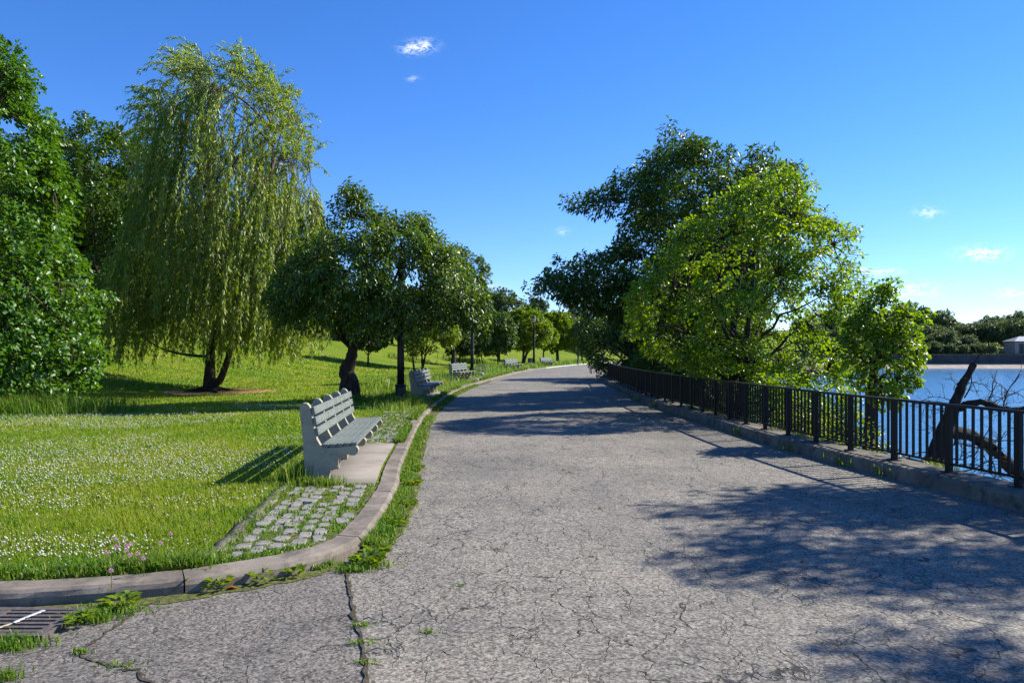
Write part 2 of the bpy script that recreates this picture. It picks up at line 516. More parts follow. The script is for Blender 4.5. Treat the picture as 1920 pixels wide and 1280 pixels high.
M['blade'] = blade_mat('grass_blade', (0.055, 0.16, 0.004), (0.20, 0.345, 0.012), (0.28, 0.325, 0.022))
M['weed'] = blade_mat('weed_blade', (0.06, 0.16, 0.012), (0.14, 0.26, 0.02), (0.15, 0.22, 0.02), dryf=0.93)
M['clover'] = simple('clover_white', (0.48, 0.48, 0.36), 0.9, 0.1, 0.15, 40)
M['clover_pink'] = simple('clover_pink', (0.56, 0.26, 0.46), 0.9, 0.1, 0.2, 60)

M['leaf_willow'] = leaf_mat('leaf_willow', (0.065, 0.13, 0.010), (0.155, 0.245, 0.022), (0.30, 0.37, 0.08), 0.42, 0.4, 0.5)
M['leaf_cherry'] = leaf_mat('leaf_cherry', (0.028, 0.066, 0.009), (0.06, 0.125, 0.014), (0.11, 0.19, 0.022), 0.36, 0.38, 0.55)
M['leaf_maple'] = leaf_mat('leaf_maple', (0.035, 0.10, 0.010), (0.07, 0.175, 0.016), (0.11, 0.23, 0.028), 0.3, 0.42, 0.5)
M['leaf_dark'] = leaf_mat('leaf_dark', (0.026, 0.064, 0.010), (0.05, 0.112, 0.014), (0.085, 0.155, 0.018), 0.28, 0.4, 0.5)
M['leaf_bright'] = leaf_mat('leaf_bright', (0.055, 0.135, 0.008), (0.115, 0.225, 0.012), (0.20, 0.295, 0.02), 0.5, 0.36, 0.55)
M['leaf_park'] = leaf_mat('leaf_park', (0.05, 0.115, 0.008), (0.105, 0.19, 0.012), (0.18, 0.25, 0.02), 0.42, 0.4, 0.4)
M['leaf_wood'] = leaf_mat('leaf_wood', (0.025, 0.06, 0.015), (0.05, 0.10, 0.022), (0.085, 0.135, 0.03), 0.3, 0.45, 0.35, patch=0.25)
M['leaf_far'] = leaf_mat('leaf_far', (0.05, 0.085, 0.032), (0.085, 0.13, 0.042), (0.13, 0.17, 0.06), 0.3, 0.5, 0.3, patch=0.12)

# ------------------------------------------------------------------ ground plan
Kp = [(-30, 2.6), (-14, 3.62), (-9, 3.95), (-5, 4.25), (-3.0, 4.49), (-2.15, 4.70), (-1.79, 4.92), (-1.45, 5.20), (-1.22, 5.52),
      (-1.13, 6.07), (-1.20, 7.97), (-1.43, 10.2), (-1.9, 16.5), (-2.05, 22), (-1.97, 28.4), (-1.4, 36.6), (0, 50), (1.8, 62),
      (5.8, 80), (11, 97), (20, 116), (33, 136), (50, 160), (72, 186), (110, 230)]
K = catmull(Kp, 14)                                   # left road edge, foot of the kerb
Rp = [(8.4, -12), (7.2, -6), (6.3, -1), (5.9, 1.5), (5.4, 4), (4.78, 7.1), (4.30, 10.35), (4.08, 13.25), (3.97, 16.7), (3.88, 20.45), (3.95, 26.5),
      (4.67, 39.3), (6.5, 52), (10.2, 68), (15.5, 84), (23.5, 104), (35, 124), (52, 148), (75, 174), (113, 218)]
Rc = catmull(Rp, 14)                                  # right road edge, foot of the plinth
Kback = offset_curve(K, 0.20)
def Kx(y): return np.interp(y, K[:, 1], K[:, 0])
def Kbx(y): return np.interp(y, Kback[:, 1], Kback[:, 0])
def Rx(y): return np.interp(y, Rc[:, 1], Rc[:, 0])
KERB_H = 0.10
def lawn_z(x, y):
    x = np.asarray(x, float); y = np.asarray(y, float)
    d = Kbx(y) - x
    t = np.maximum(0, d - 8.5)
    z = 0.085 + 0.20 * (np.sqrt(t * t + 9.0) - 3.0) * 1.0
    z = np.where(t > 0, z, 0.085)
    z = np.minimum(z, 9.0 + 0 * z)
    return z + 0.02 * np.sin(x * 0.9 + y * 0.35) * np.clip(d / 6, 0, 1) + 0.03 * np.sin(x * 0.31 - y * 0.22) * np.clip(d / 8, 0, 1)

seam = [(1.6, -12), (0.9, -4), (0.1, 0), (-0.3, 2), (-0.65, 3.48), (-0.9, 4.4), (-1.12, 5.2), (-1.3, 5.75)]
def Sx(y): s = np.array(seam); return np.interp(y, s[:, 1], s[:, 0])

# road: grid between left edge (or the seam with the side path) and right edge
ys = np.concatenate([np.arange(-12, 5.6, 0.4), np.arange(5.6, 60, 0.8), np.arange(60, 216, 3)])
vs, q = [], []
nc = 9
for i, y in enumerate(ys):
    l = Sx(y) if y < 5.6 else Kx(y) - 0.10
    r = Rx(y) + 0.12
    for j in range(nc):
        x = l + (r - l) * j / (nc - 1)
        vs.append((x, y, 0.012 * math.sin(math.pi * j / (nc - 1))))
for i in range(len(ys) - 1):
    for j in range(nc - 1):
        a = i * nc + j; q.append((a, a + 1, a + nc + 1, a + nc))
road = link('road', mesh_np('road', vs, [q], True), M['road']); tag(road, kind='structure')

# side path turning off to the left, in front of the kerb
kk = offset_curve(K, 0.10)
kk = kk[kk[:, 1] < 5.6]; kk = kk[kk[:, 0] > -26]
pts = [(p[0], p[1]) for p in kk] + [(Sx(y), y) for y in np.linspace(5.55, -12, 24)] + [(-26, -12)]
bm = bmesh.new()
bm.faces.new([bm.verts.new((x, y, 0.0)) for x, y in pts])
bmesh.ops.recalc_face_normals(bm, faces=bm.faces)
if bm.faces[:][0].normal.z < 0: bmesh.ops.reverse_faces(bm, faces=bm.faces[:])
bmesh.ops.triangulate(bm, faces=bm.faces[:])
me = bpy.data.meshes.new('side_path'); bm.to_mesh(me); bm.free()
side_path = link('side_path', me, M['path']); tag(side_path, kind='structure')

# dirt-filled joints and cracks in the pavement (thin strips just above it)
def strip(name, line, widths, z, mat):
    line = np.asarray(line, float); widths = np.asarray(widths, float)
    L_ = offset_curve(line, 1.0) - line
    v = []; f = []
    for i in range(len(line)):
        v.append((*(line[i] + L_[i] * widths[i] * 0.5), z)); v.append((*(line[i] - L_[i] * widths[i] * 0.5), z))
    for i in range(len(line) - 1): f.append((2*i, 2*i+1, 2*i+3, 2*i+2))
    return link(name, mesh_np(name, v, [f]), mat)
def wobble(line, n, amp, seed):
    r = np.random.default_rng(seed); C = catmull(line, n); return C + r.normal(size=C.shape) * amp
J = wobble([(-1.16, 5.42), (-1.03, 4.85), (-0.86, 4.25), (-0.68, 3.6), (-0.52, 2.9), (-0.3, 2.0)], 10, 0.006, 3)
s1 = strip('pavement_joint', J, 0.012 + 0.03 * rng.random(len(J)) ** 2, 0.0085, M['soil']); tag(s1, kind='structure')
J2 = wobble([(-2.13, 4.62), (-2.16, 4.38), (-2.16, 4.1), (-2.14, 3.82), (-1.95, 3.68), (-1.78, 3.62), (-1.62, 3.45), (-1.5, 3.2)], 8, 0.010, 4)
s2 = strip('pavement_crack', J2, 0.008 + 0.022 * rng.random(len(J2)) ** 2, 0.005, M['soil']); tag(s2, kind='structure')
gut = K[(K[:, 1] < 5.5) & (K[:, 0] > -9)]
gut = np.array([offset_curve(gut, -0.05)[i] for i in range(0, len(gut), 2)])
s3 = strip('gutter_dirt', gut, 0.13 + 0.10 * rng.random(len(gut)), 0.004, M['moss']); tag(s3, kind='structure')
gut2 = K[(K[:, 1] > 5.7) & (K[:, 1] < 40)]
gut2 = offset_curve(gut2, -0.10)
s4 = strip('verge_dirt', gut2, 0.20 + 0.10 * rng.random(len(gut2)), 0.017, M['moss']); tag(s4, kind='structure')

# lawn: rows follow the back of the kerb, rises to a hill on the left
by = np.concatenate([np.linspace(2.7, 4.4, 10), np.arange(4.45, 5.7, 0.08), np.arange(5.8, 40, 0.5), np.arange(40, 110, 2.0), np.arange(110, 235, 6)])
cols = np.concatenate([np.linspace(0, 3, 9), np.linspace(3.5, 12, 14), np.linspace(13, 45, 22), np.linspace(50, 330, 14)])
B2 = offset_curve(K, 0.15)
vs, q = [], []
for y in by:
    x0 = np.interp(y, B2[:, 1], B2[:, 0])
    xs = x0 - cols
    zs = lawn_z(xs, np.full_like(xs, y))
    vs += list(zip(xs, np.full_like(xs, y), zs))
nc = len(cols)
for i in range(len(by) - 1):
    for j in range(nc - 1):
        a = i * nc + j; q.append((a, a + nc, a + nc + 1, a + 1))
lawn = link('lawn', mesh_np('lawn', vs, [q], True), M['lawn']); tag(lawn, kind='structure')

# bare mulch patch round the willow
WIL = W(393, 736, 27.2); WIL[2] = float(lawn_z(WIL[0], WIL[1]))
def patch(name, cx, cy, rx, ry, mat, dz, seed, n=40):
    r = np.random.default_rng(seed); v = [(cx, cy, float(lawn_z(cx, cy)) + dz)]; f = []
    ph = r.uniform(0, 6.28, 3)
    for ring in (0.5, 1.0):
        for i in range(n):
            a = 2 * math.pi * i / n
            k = ring * (1 + 0.16 * math.sin(2 * a + ph[0]) + 0.1 * math.sin(5 * a + ph[1]) + 0.06 * math.sin(11 * a + ph[2]))
            x, y = cx + rx * k * math.cos(a), cy + ry * k * math.sin(a)
            v.append((x, y, float(lawn_z(x, y)) + dz))
    for i in range(n):
        j = (i + 1) % n
        f.append((0, 1 + i, 1 + j)); 
    g = [(1 + i, 1 + n + i, 1 + n + (i + 1) % n, 1 + (i + 1) % n) for i in range(n)]
    o = link(name, mesh_np(name, v, [f, g], True), mat); tag(o, kind='structure'); return o
patch('mulch_bed', WIL[0] + 0.55, WIL[1] - 0.5, 2.1, 2.0, M['mulch'], 0.012, 5)

# kerb on the left: single stones end to end
def resample(C, s0, s1, step):
    d = np.concatenate([[0], np.cumsum(np.linalg.norm(np.diff(C, axis=0), axis=1))])
    s = np.arange(s0, s1, step)
    return np.stack([np.interp(s, d, C[:, 0]), np.interp(s, d, C[:, 1])], 1), d
dK = np.concatenate([[0], np.cumsum(np.linalg.norm(np.diff(K, axis=0), axis=1))])
def Kat(s): return np.array([np.interp(s, dK, K[:, 0]), np.interp(s, dK, K[:, 1])])
def sweep_piece(name, Cat, s0, s1, prof, n, mat, parent, jitter=0.0, seed=0):
    """solid piece swept along a plan curve; prof is a closed (offset to the left, z) section"""
    r = np.random.default_rng(seed)
    ss = np.linspace(s0, s1, n + 1); v = []; m_ = len(prof)
    for s in ss:
        p = Cat(s); t = Cat(s + 0.02) - Cat(s - 0.02); t /= np.linalg.norm(t); nrm = np.array([-t[1], t[0]])
        for (o, z) in prof:
            jo, jz = (r.normal() * jitter, r.normal() * jitter * 0.6) if z > 0.02 else (0, 0)
            w = p + nrm * (o + jo); v.append((w[0], w[1], z + jz))
    quads = []
    for i in range(n):
        for j in range(m_):
            k = (j + 1) % m_
            quads.append((i*m_+j, i*m_+k, (i+1)*m_+k, (i+1)*m_+j))
    me = bpy.data.meshes.new(name)
    me.from_pydata(v, [], quads + [tuple(range(m_))[::-1], tuple(n*m_ + j for j in range(m_))])
    bm = bmesh.new(); bm.from_mesh(me); bmesh.ops.recalc_face_normals(bm, faces=bm.faces); bm.to_mesh(me); bm.free()
    return link(name, me, mat, parent)
kerb = strip('kerb', offset_curve(K, 0.1)[(K[:, 1] < 70) & (K[:, 0] > -16)], np.full(int(((K[:, 1] < 70) & (K[:, 0] > -16)).sum()), 0.17), 0.05, M['soil'])
tag(kerb, kind='structure')
kprof = [(0.0, -0.08), (0.0, 0.055), (0.012, 0.082), (0.035, 0.098), (0.19, 0.104), (0.20, 0.09), (0.20, -0.08)]
sK = float(np.interp(-15.0, K[:, 0][:60], dK[:60]))
s_end = float(dK[np.argmin(abs(K[:, 1] - 66))])
s = sK; i = 0
corner_s = float(dK[np.argmin((K[:, 0] + 1.22) ** 2 + (K[:, 1] - 5.9) ** 2)])
while s < s_end:
    near = abs(s - corner_s) < 9
    ln = (1.9 if i % 3 else 1.45) if near else 2.6
    sweep_piece('kerb_stone', Kat, s + 0.005, s + ln - 0.005, kprof, max(4, int(ln / 0.11)) if near else 6, M['kerb'], kerb, 0.0028 if near else 0.002, 100 + i)
    s += ln; i += 1

# right-hand concrete plinth carrying the fence
dR = np.concatenate([[0], np.cumsum(np.linalg.norm(np.diff(Rc, axis=0), axis=1))])
def Rat(s): return np.array([np.interp(s, dR, Rc[:, 0]), np.interp(s, dR, Rc[:, 1])])
def Rs(y): return float(np.interp(y, Rc[:, 1], dR))
PL_H = 0.17
sel = (Rc[:, 1] > -11) & (Rc[:, 1] < 62)
plinth = strip('fence_plinth', offset_curve(Rc, -0.24)[sel], np.full(int(sel.sum()), 0.42), 0.05, M['soil']); tag(plinth, kind='structure')
pprof = [(0.0, -0.1), (-0.01, 0.13), (-0.03, 0.16), (-0.06, PL_H), (-0.46, PL_H + 0.004), (-0.48, 0.15), (-0.48, -0.4)]
s = Rs(-11); i = 0
while s < Rs(60):
    sweep_piece('plinth_segment', Rat, s + 0.004, s + 3.05 - 0.004, pprof, 22, M['plinth'], plinth, 0.004, 300 + i)
    s += 3.05; i += 1

# bank from the plinth down to the reservoir, and the water
WATER_Z = -2.5
sel = Rc[:, 1] > -12
C0 = offset_curve(Rc, -0.40)[sel]
offs = [0.0, 0.3, 0.8, 1.6, 2.6, 3.8, 4.8, 6.0]; zz = [0.09, 0.03, -0.35, -0.95, -1.6, -2.3, -2.75, -3.3]
v, q = [], []
idx = range(0, len(C0), 2)
Nrm = offset_curve(Rc, -1.0)[sel] - Rc[sel]
for i in idx:
    for o, z in zip(offs, zz):
        p = C0[i] + Nrm[i] * o
        v.append((p[0], p[1], z + (0.10 * float(snoise(np.array([p[0], p[1], 0]), 2.3)) if 0 < o < 5 else 0)))
m_ = len(offs); n_ = len(list(idx))
for i in range(n_ - 1):
    for j in range(m_ - 1):
        a = i * m_ + j; q.append((a, a + m_, a + m_ + 1, a + 1))
bank = link('bank', mesh_np('bank', v, [q], True), M['bank']); tag(bank, kind='structure')
FAR_Y = 184.0
gx = np.linspace(4.5, 460, 40); gy = np.concatenate([np.linspace(-60, 60, 20), np.linspace(66, FAR_Y + 3, 14)])
# the sheet starts under the bank so that it never shows above the ground on the left
v = []; q = []
for y in gy:
    x0 = Rx(max(y, -11.9)) + 2.2
    for t in np.linspace(0, 1, 30) ** 2:
        v.append((x0 + (520 - x0) * t, y, WATER_Z))
for i in range(len(gy) - 1):
    for j in range(29):
        a = i * 30 + j; q.append((a, a + 1, a + 31, a + 30))
water = link('water', mesh_np('water', v, [q]), M['water']); tag(water, kind='structure')

# far shore: paved apron, dark retaining wall, wooded land
mb = MB(); mb.add([(40, FAR_Y - 2, -2.9), (520, FAR_Y - 2, -2.9), (520, FAR_Y + 4.6, -1.38), (40, FAR_Y + 4.6, -1.38)], [(0, 1, 2, 3)])
ap = mb.build('shore_apron', M['apron']); tag(ap, kind='structure')
def fz(x, y): return 0.75 + 0.045 * max(0, y - FAR_Y - 6) + 0.3 * math.sin(x * 0.05)
v = []; q = []
fx = np.linspace(30, 560, 30); fy = np.concatenate([[FAR_Y + 5.6], np.linspace(FAR_Y + 8, FAR_Y + 320, 14)])
for y in fy:
    for x in fx: v.append((x, y, fz(x, y) if y > FAR_Y + 6 else 0.7))
for i in range(len(fy) - 1):
    for j in range(29): a = i*30+j; q.append((a, a+1, a+31, a+30))
fl = link('far_land', mesh_np('far_land', v, [q], True), M['lawn']); tag(fl, kind='structure')

wall_root = empty('retaining_wall', (40, FAR_Y + 4.6, -2.6))
tag(wall_root, 'long dark stone retaining wall along the far shore of the reservoir', 'wall')
for i in range(24):
    mb = MB(); mb.box(i * 20 + 0.03, i * 20 + 19.97, 0, 0.9, 0.6, 3.28 ); mb.build('wall_section', M['darkwall'], wall_root)
    mb = MB(); mb.box(i * 20 + 0.02, i * 20 + 19.98, -0.12, 1.0, 3.28, 3.46); mb.build('coping', M['plinth'], wall_root)

# gatehouse across the water
gh = empty('gatehouse', (126.4, FAR_Y + 9, 0.75)); tag(gh, 'low pale brick gatehouse with grey hipped roof across the water', 'building')
mb = MB(); mb.box(0, 15, 0, 4.4, -0.3, 3.1); mb.build('wall', M['brick'], gh)
mb = MB(); mb.box(-0.12, 15.12, -0.12, 4.52, -0.3, 0.35); mb.build('base_course', M['plinth'], gh)
mb = MB(); mb.box(-0.2, 15.2, -0.2, 4.6, 3.1, 3.35); mb.build('cornice', M['plinth'], gh)
mb = MB(); mb.add([(-0.4,-0.4,3.35),(15.4,-0.4,3.35),(15.4,4.8,3.35),(-0.4,4.8,3.35),(2.4,2.2,4.6),(12.6,2.2,4.6)], [(0,1,5,4),(1,2,5),(2,3,4,5),(3,0,4),(3,2,1,0)])
mb.build('roof', M['roof'], gh)
for x0, x1, z0, z1, nm in ((1.1, 2.2, 0.36, 2.5, 'door'), (5.0, 6.2, 1.0, 2.5, 'window'), (8.4, 9.6, 1.0, 2.5, 'window'), (11.8, 13.0, 1.0, 2.5, 'window')):
    mb = MB(); mb.box(x0, x1, -0.05, 0.1, z0, z1); w_ = mb.build(nm, M['dark_opening'], gh)
    mb = MB(); mb.box(x0 - 0.15, x1 + 0.15, -0.09, 0.05, z1, z1 + 0.22); mb.build('lintel', M['plinth'], w_)

# ------------------------------------------------------------------ paving by the benches
U = np.array([-0.088, 1.0]); U /= np.linalg.norm(U)
def Ex(y):            # outer edging line left of the paving strip
    return np.interp(y, [4.3, 5.0, 7.8, 8.2, 11.7, 17.5, 22, 26, 30, 36, 40, 46, 60],
                        [-1.98, -2.05, -2.36, -2.40, -2.72, -3.0, -3.15, -3.15, -3.06, -2.65, -2.3, -1.7, 0.2])
def paving_sheet(name, y0, y1, z, mat, lx=Ex, inset=0.0):
    ys_ = np.linspace(y0, y1, 16); v = []; q = []
    for y in ys_:
        l = lx(y) + inset; r = Kbx(y) - 0.005
        if r < l + 0.02: r = l + 0.02
        for t in np.linspace(0, 1, 6): v.append((l + (r - l) * t, y, z))
    for i in range(15):
        for j in range(5): a = i*6+j; q.append((a, a+1, a+7, a+6))
    o = link(name, mesh_np(name, v, [q]), mat); tag(o, kind='structure'); return o
def cobble_mesh(seed):
    r = np.random.default_rng(seed)
    lx, ly = 0.052 + r.uniform(-0.006, 0.006), 0.100 + r.uniform(-0.014, 0.012)
    rings = []
    for k, z in ((1.0, -0.03), (1.02, 0.003), (0.93, 0.0115), (0.74, 0.0135)):
        ring = []
        for (sx, sy) in ((-1,-.6),(-.6,-1),(.6,-1),(1,-.6),(1,.6),(.6,1),(-.6,1),(-1,.6)):
            ring.append((sx*lx*k*(1+r.normal()*0.09), sy*ly*k*(1+r.normal()*0.08), z + r.normal()*0.002))
        rings.append(ring)
    v = [p for ring in rings for p in ring]; f = []
    for i in range(3):
        for j in range(8):
            k = (j+1) % 8; f.append((i*8+j, i*8+k, (i+1)*8+k, (i+1)*8+j))
    f.append(tuple(24 + j for j in range(8)))
    me = bpy.data.meshes.new('cobblestone'); me.from_pydata(v, [], f); me.materials.append(M['cobble'])
    me.update()
    return me
COB_POS = []
cob = [cobble_mesh(40 + i) for i in range(9)]
def cobble_patch(y0, y1, seed):
    bed = paving_sheet('cobble_bed', y0, y1, 0.092, M['moss'])
    r = np.random.default_rng(seed)
    row = 0; y = y0 + 0.1
    while y < y1 - 0.06:
        x = Ex(y) + 0.17; k = 0
        while x < Kbx(y) - 0.045:
            yy = y + (0.115 if k % 2 else 0.0)
            if x < Kbx(yy + 0.09) - 0.055 and x < Kbx(yy - 0.09) - 0.055 and yy < y1 - 0.08 and r.random() > 0.05:
                COB_POS.append((x, yy))
                link('cobblestone', cob[r.integers(9)], None, bed, (x + r.normal()*0.010, yy + r.normal()*0.014, 0.088 + r.normal()*0.004),
                     (r.normal()*0.04, r.normal()*0.03, math.atan2(0.088, 1) + r.normal()*0.09))
            x += 0.124; k += 1
        y += 0.232; row += 1
    return bed
cobble_patch(4.75, 8.12, 11)
cobble_patch(11.75, 17.6, 12)
def cob_far_mat():
    m = Mat('far_cobbles')
    d = m.voro(7.0, 'DISTANCE_TO_EDGE'); 
    col = m.mix(m.rng(d, 0.05, 0.12), (0.10, 0.15, 0.02), (0.46, 0.44, 0.38))
    m.pbr(col, 0.85, 0.2, m.bump(d, 0.6, 0.02)); return m.m
M['cobfar'] = cob_far_mat()
for a, b in ((17.65, 22.0), (26.4, 36.9), (41.0, 58.0)):
    paving_sheet('cobble_paving', a, b, 0.098, M['cobfar'])
# edging strip (old concrete lip) left of the cobbles
for y0, y1 in ((5.06, 6.35), (6.37, 8.05), (11.8, 14.6), (14.62, 17.5)):
    v = []; f = []
    n = 14
    r = np.random.default_rng(int(y0 * 10))
    for y in np.linspace(y0, y1, n):
        a = Ex(y) - 0.05 + r.normal()*0.012; b = Ex(y) + 0.085 + r.normal()*0.012
        v += [(a, y, 0.06), (a + 0.012, y, 0.106 + r.normal()*0.005), (b - 0.012, y, 0.108 + r.normal()*0.005), (b, y, 0.06)]
    for i in range(n - 1):
        for j in range(3): f.append((i*4+j, i*4+j+1, i*4+j+5, i*4+j+4))
    o = link('edging_strip', mesh_np('edging_strip', v, [f]), M['kerb']); tag(o, kind='structure')
# concrete pads under the benches
def pad(y0, y1, gap):
    v = []; f = []
    ys_ = np.linspace(y0, y1, 8)
    for y in ys_:
        l = Ex(y) - 0.02; r = Kbx(y) - gap
        v += [(l, y, 0.02), (l, y, 0.108), (r, y, 0.108), (r, y, 0.02)]
    for i in range(7):
        for j in range(3): f.append((i*4+j, i*4+j+1, i*4+j+5, i*4+j+4))
    o = link('concrete_pad', mesh_np('concrete_pad', v, [f, [(0, 3, 2, 1), (28, 29, 30, 31)]]), M['pad']); tag(o, kind='structure')
pad(8.15, 11.7, 0.04); pad(22.1, 26.3, 0.03); pad(37.0, 40.9, 0.03); pad(58.2, 62.5, 0.03)

# ------------------------------------------------------------------ benches
SUP = [(0,0),(-.018,.38),(-.05,.70),(-.058,.76),(-.05,.81),(-.02,.838),(.02,.835),(.05,.80),(.066,.74),(.082,.64),(.10,.55),(.125,.45),(.16,.385),
       (.20,.357),(.26,.352),(.36,.358),(.46,.368),(.52,.374),(.556,.358),(.572,.325),(.562,.29),(.53,.266),(.49,.268),(.45,.280),(.40,.276),(.352,.255),
       (.345,.13),(.272,.122),(.25,0)]
BL = 3.36
def make_bench(name, label, loc, ang, detail=True):
    root = empty(name, loc, ang); tag(root, label, 'bench', 'concrete and slat benches along the path')
    for k in range(5):
        x = 0.06 + k * (BL - 0.12) / 4
        mb = MB(); mb.prism([(-f, z) for f, z in SUP], x - 0.048, x + 0.048)
        mb.build('support', M['bench_concrete'], root, bevel=0.006)
    def slat(nm, f, z, h, t, tilt):
        mb = MB(); mb.box(0, BL, -t / 2, t / 2, -h / 2, h / 2)
        o = mb.build(nm, M['slat'], root, bevel=0.004)
        o.location = (0, -f, z); o.rotation_euler = (tilt, 0, 0)
        if detail:
            bb = MB()
            for k in range(5):
                xx = 0.06 + k * (BL - 0.12) / 4
                for dz in (-0.018, 0.018):
                    bb.add([(xx + 0.009*math.cos(a) + dz*0.4, -t/2 - 0.003, dz + 0.009*math.sin(a)) for a in np.linspace(0, 2*math.pi, 7)[:6]], [(0,1,2,3,4,5)])
            b_ = bb.build('bolt_heads', M['iron'], o); b_['kind'] = 'stuff'
        return o
    for f, z in ((.088, .752), (.106, .640), (.126, .528)):
        slat('back_slat', f, z, 0.082, 0.034, math.radians(-10))
    for k in range(5):
        f = 0.216 + k * 0.0765
        slat('seat_slat', f, 0.372 + 0.0045 * k + (0.004 if k == 0 else 0), 0.060, 0.034, math.radians(-90 + 2.5))
    return root
def bench_at(label, x0, y0, x1, y1, z, detail=False):
    a = math.atan2(y1 - y0, x1 - x0)
    return make_bench('park_bench', label, (x0, y0, z), a, detail)
bench_at('weathered park bench on concrete pad beside the cobbles and the near kerb corner', -2.235, 8.28, -2.535, 11.63, 0.108, True)
bench_at('park bench half in tree shade just past the first lamp post', -2.99, 22.7, -2.90, 26.05, 0.108)
bench_at('park bench in front of the lamp post with the wire litter basket', -3.02, 37.1, -2.50, 40.4, 0.108)
bench_at('park bench between the wire litter basket and the tall lamp with visible lantern', -0.62, 59.0, 0.30, 62.2, 0.108)
bench_at('park bench just past the tall lamp with visible lantern', 2.75, 76.0, 3.95, 79.2, 0.10)
bench_at('farthest park bench where the path bends out of sight', 10.3, 101.5, 12.0, 104.4, 0.10)

# ------------------------------------------------------------------ fence
FS = lambda s: Rat(s) + 0  # plan curve
def Fpt(s, o=0.25):
    p = Rat(s); t = Rat(s + 0.05) - Rat(s - 0.05); t /= np.linalg.norm(t); n = np.array([t[1], -t[0]])
    return p + n * o, math.atan2(t[1], t[0])
fence = empty('iron_fence', (*Fpt(Rs(-3))[0], PL_H)); tag(fence, 'low black iron picket fence on the concrete plinth beside the water', 'fence')
f0 = np.array([*Fpt(Rs(-3))[0], PL_H])
mbp = MB(); mbp.box(-0.036, 0.036, -0.025, 0.025, -0.02, 0.735); post_me = mbp.mesh('post', bevel=0.004); post_me.materials.append(M['iron'])
mbf = MB(); mbf.box(-0.07, 0.07, -0.055, 0.055, 0.0, 0.012); foot_me = mbf.mesh('foot_plate'); foot_me.materials.append(M['iron'])
mbk = MB(); mbk.box(-0.0115, 0.0115, -0.0115, 0.0115, 0.085, 0.726); pick_me = mbk.mesh('picket'); pick_me.materials.append(M['iron'])
SP = 0.95
s_first = Rs(7.48) - 11 * SP
npost = 47
for i in range(npost):
    s = s_first + i * SP
    p, a = Fpt(s)
    po = link('post', post_me, None, fence, (p[0] - f0[0], p[1] - f0[1], 0.0), (0, 0, a))
    if i < 30: link('foot_plate', foot_me, None, po)
    if i == npost - 1: break
    p2, a2 = Fpt(s + SP)
    am = math.atan2(p2[1] - p[1], p2[0] - p[0]); ln = float(np.linalg.norm(p2 - p))
    for nm, z0, z1, wd, mt in (('top_rail', 0.728, 0.758, 0.026, 'rail_iron'), ('bottom_rail', 0.088, 0.112, 0.011, 'iron')):
        mb = MB()
        if nm == 'top_rail': mb.box(-0.0, ln + 0.0, -wd, wd, z0, z1)
        else: mb.box(0.036, ln - 0.036, -wd - 0.004, wd + 0.004, z0, z1)
        o = mb.build(nm, M[mt], fence); o.location = (p[0] - f0[0], p[1] - f0[1], 0); o.rotation_euler = (0, 0, am)
    if i < 40:
        for k in range(1, 8):
            w = p + (p2 - p) * k / 8.0
            link('picket', pick_me, None, fence, (w[0] - f0[0], w[1] - f0[1], 0), (0, 0, am))
    else:
        mb = MB()
        for k in range(1, 8): mb.box(ln*k/8 - 0.0115, ln*k/8 + 0.0115, -0.0115, 0.0115, 0.085, 0.726)
        o = mb.build('far_pickets', M['iron'], fence); o['kind'] = 'stuff'; o.location = (p[0] - f0[0], p[1] - f0[1], 0); o.rotation_euler = (0, 0, am)

# ------------------------------------------------------------------ lamp posts
def lamp_post(label, x, y, z, h=4.55):
    root = empty('lamp_post', (x, y, z)); tag(root, label, 'lamp post', 'black lamp posts along the path')
    mb = MB(); mb.lathe([(0.20, -0.1), (0.20, 0.10), (0.185, 0.14), (0.16, 0.18), (0.15, 0.42), (0.165, 0.46), (0.15, 0.50)], 16); mb.build('base', M['post_iron'], root, smooth=False)
    sh = h - 0.78
    mb = MB(); mb.lathe([(0.102, 0.49), (0.10, 1.2), (0.093, sh * 0.6), (0.078, sh - 0.16), (0.10, sh - 0.13), (0.10, sh - 0.09), (0.07, sh - 0.06), (0.085, sh)], 14); mb.build('shaft', M['post_iron'], root, smooth=True)
    mb = MB(); mb.lathe([(0.085, sh), (0.13, sh + 0.04), (0.13, sh + 0.08), (0.10, sh + 0.10)], 14); hold = mb.build('lantern_seat', M['post_iron'], root)
    mb = MB(); mb.lathe([(0.095, sh + 0.10), (0.13, sh + 0.20), (0.175, sh + 0.42), (0.185, sh + 0.50), (0.15, sh + 0.53)], 16); lan = mb.build('lantern_glass', M['glass'], root, smooth=True)
    for k in range(8):
        a = 2 * math.pi * k / 8
        mb = MB(); mb.tube([(0.10*math.cos(a), 0.10*math.sin(a), sh + 0.10), (0.137*math.cos(a), 0.137*math.sin(a), sh + 0.20), (0.182*math.cos(a), 0.182*math.sin(a), sh + 0.42), (0.19*math.cos(a), 0.19*math.sin(a), sh + 0.50)], [0.008]*4, 4)
        mb.build('rib', M['post_iron'], lan)
    mb = MB(); mb.lathe([(0.205, sh + 0.50), (0.21, sh + 0.53), (0.17, sh + 0.60), (0.10, sh + 0.665), (0.04, sh + 0.69), (0.045, sh + 0.72), (0.012, sh + 0.78)], 16); mb.build('cap', M['post_iron'], root, smooth=True)
    return root
lamp_post('dark lamp post beside the half-shaded bench, its lantern lost in cherry leaves', -3.13, 21.6, 0.085, 4.5)
lamp_post('dark lamp post beside the wire litter basket, its top behind hanging leaves', -2.32, 44.6, 0.085, 4.5)
lamp_post('tall black lamp post with pale glass lantern clear against the sky', 2.0, 70.0, 0.085, 4.75)
lamp_post('distant dark lamp post near the bend, its top under the overhanging branch', 9.2, 101.0, 0.085, 4.7)

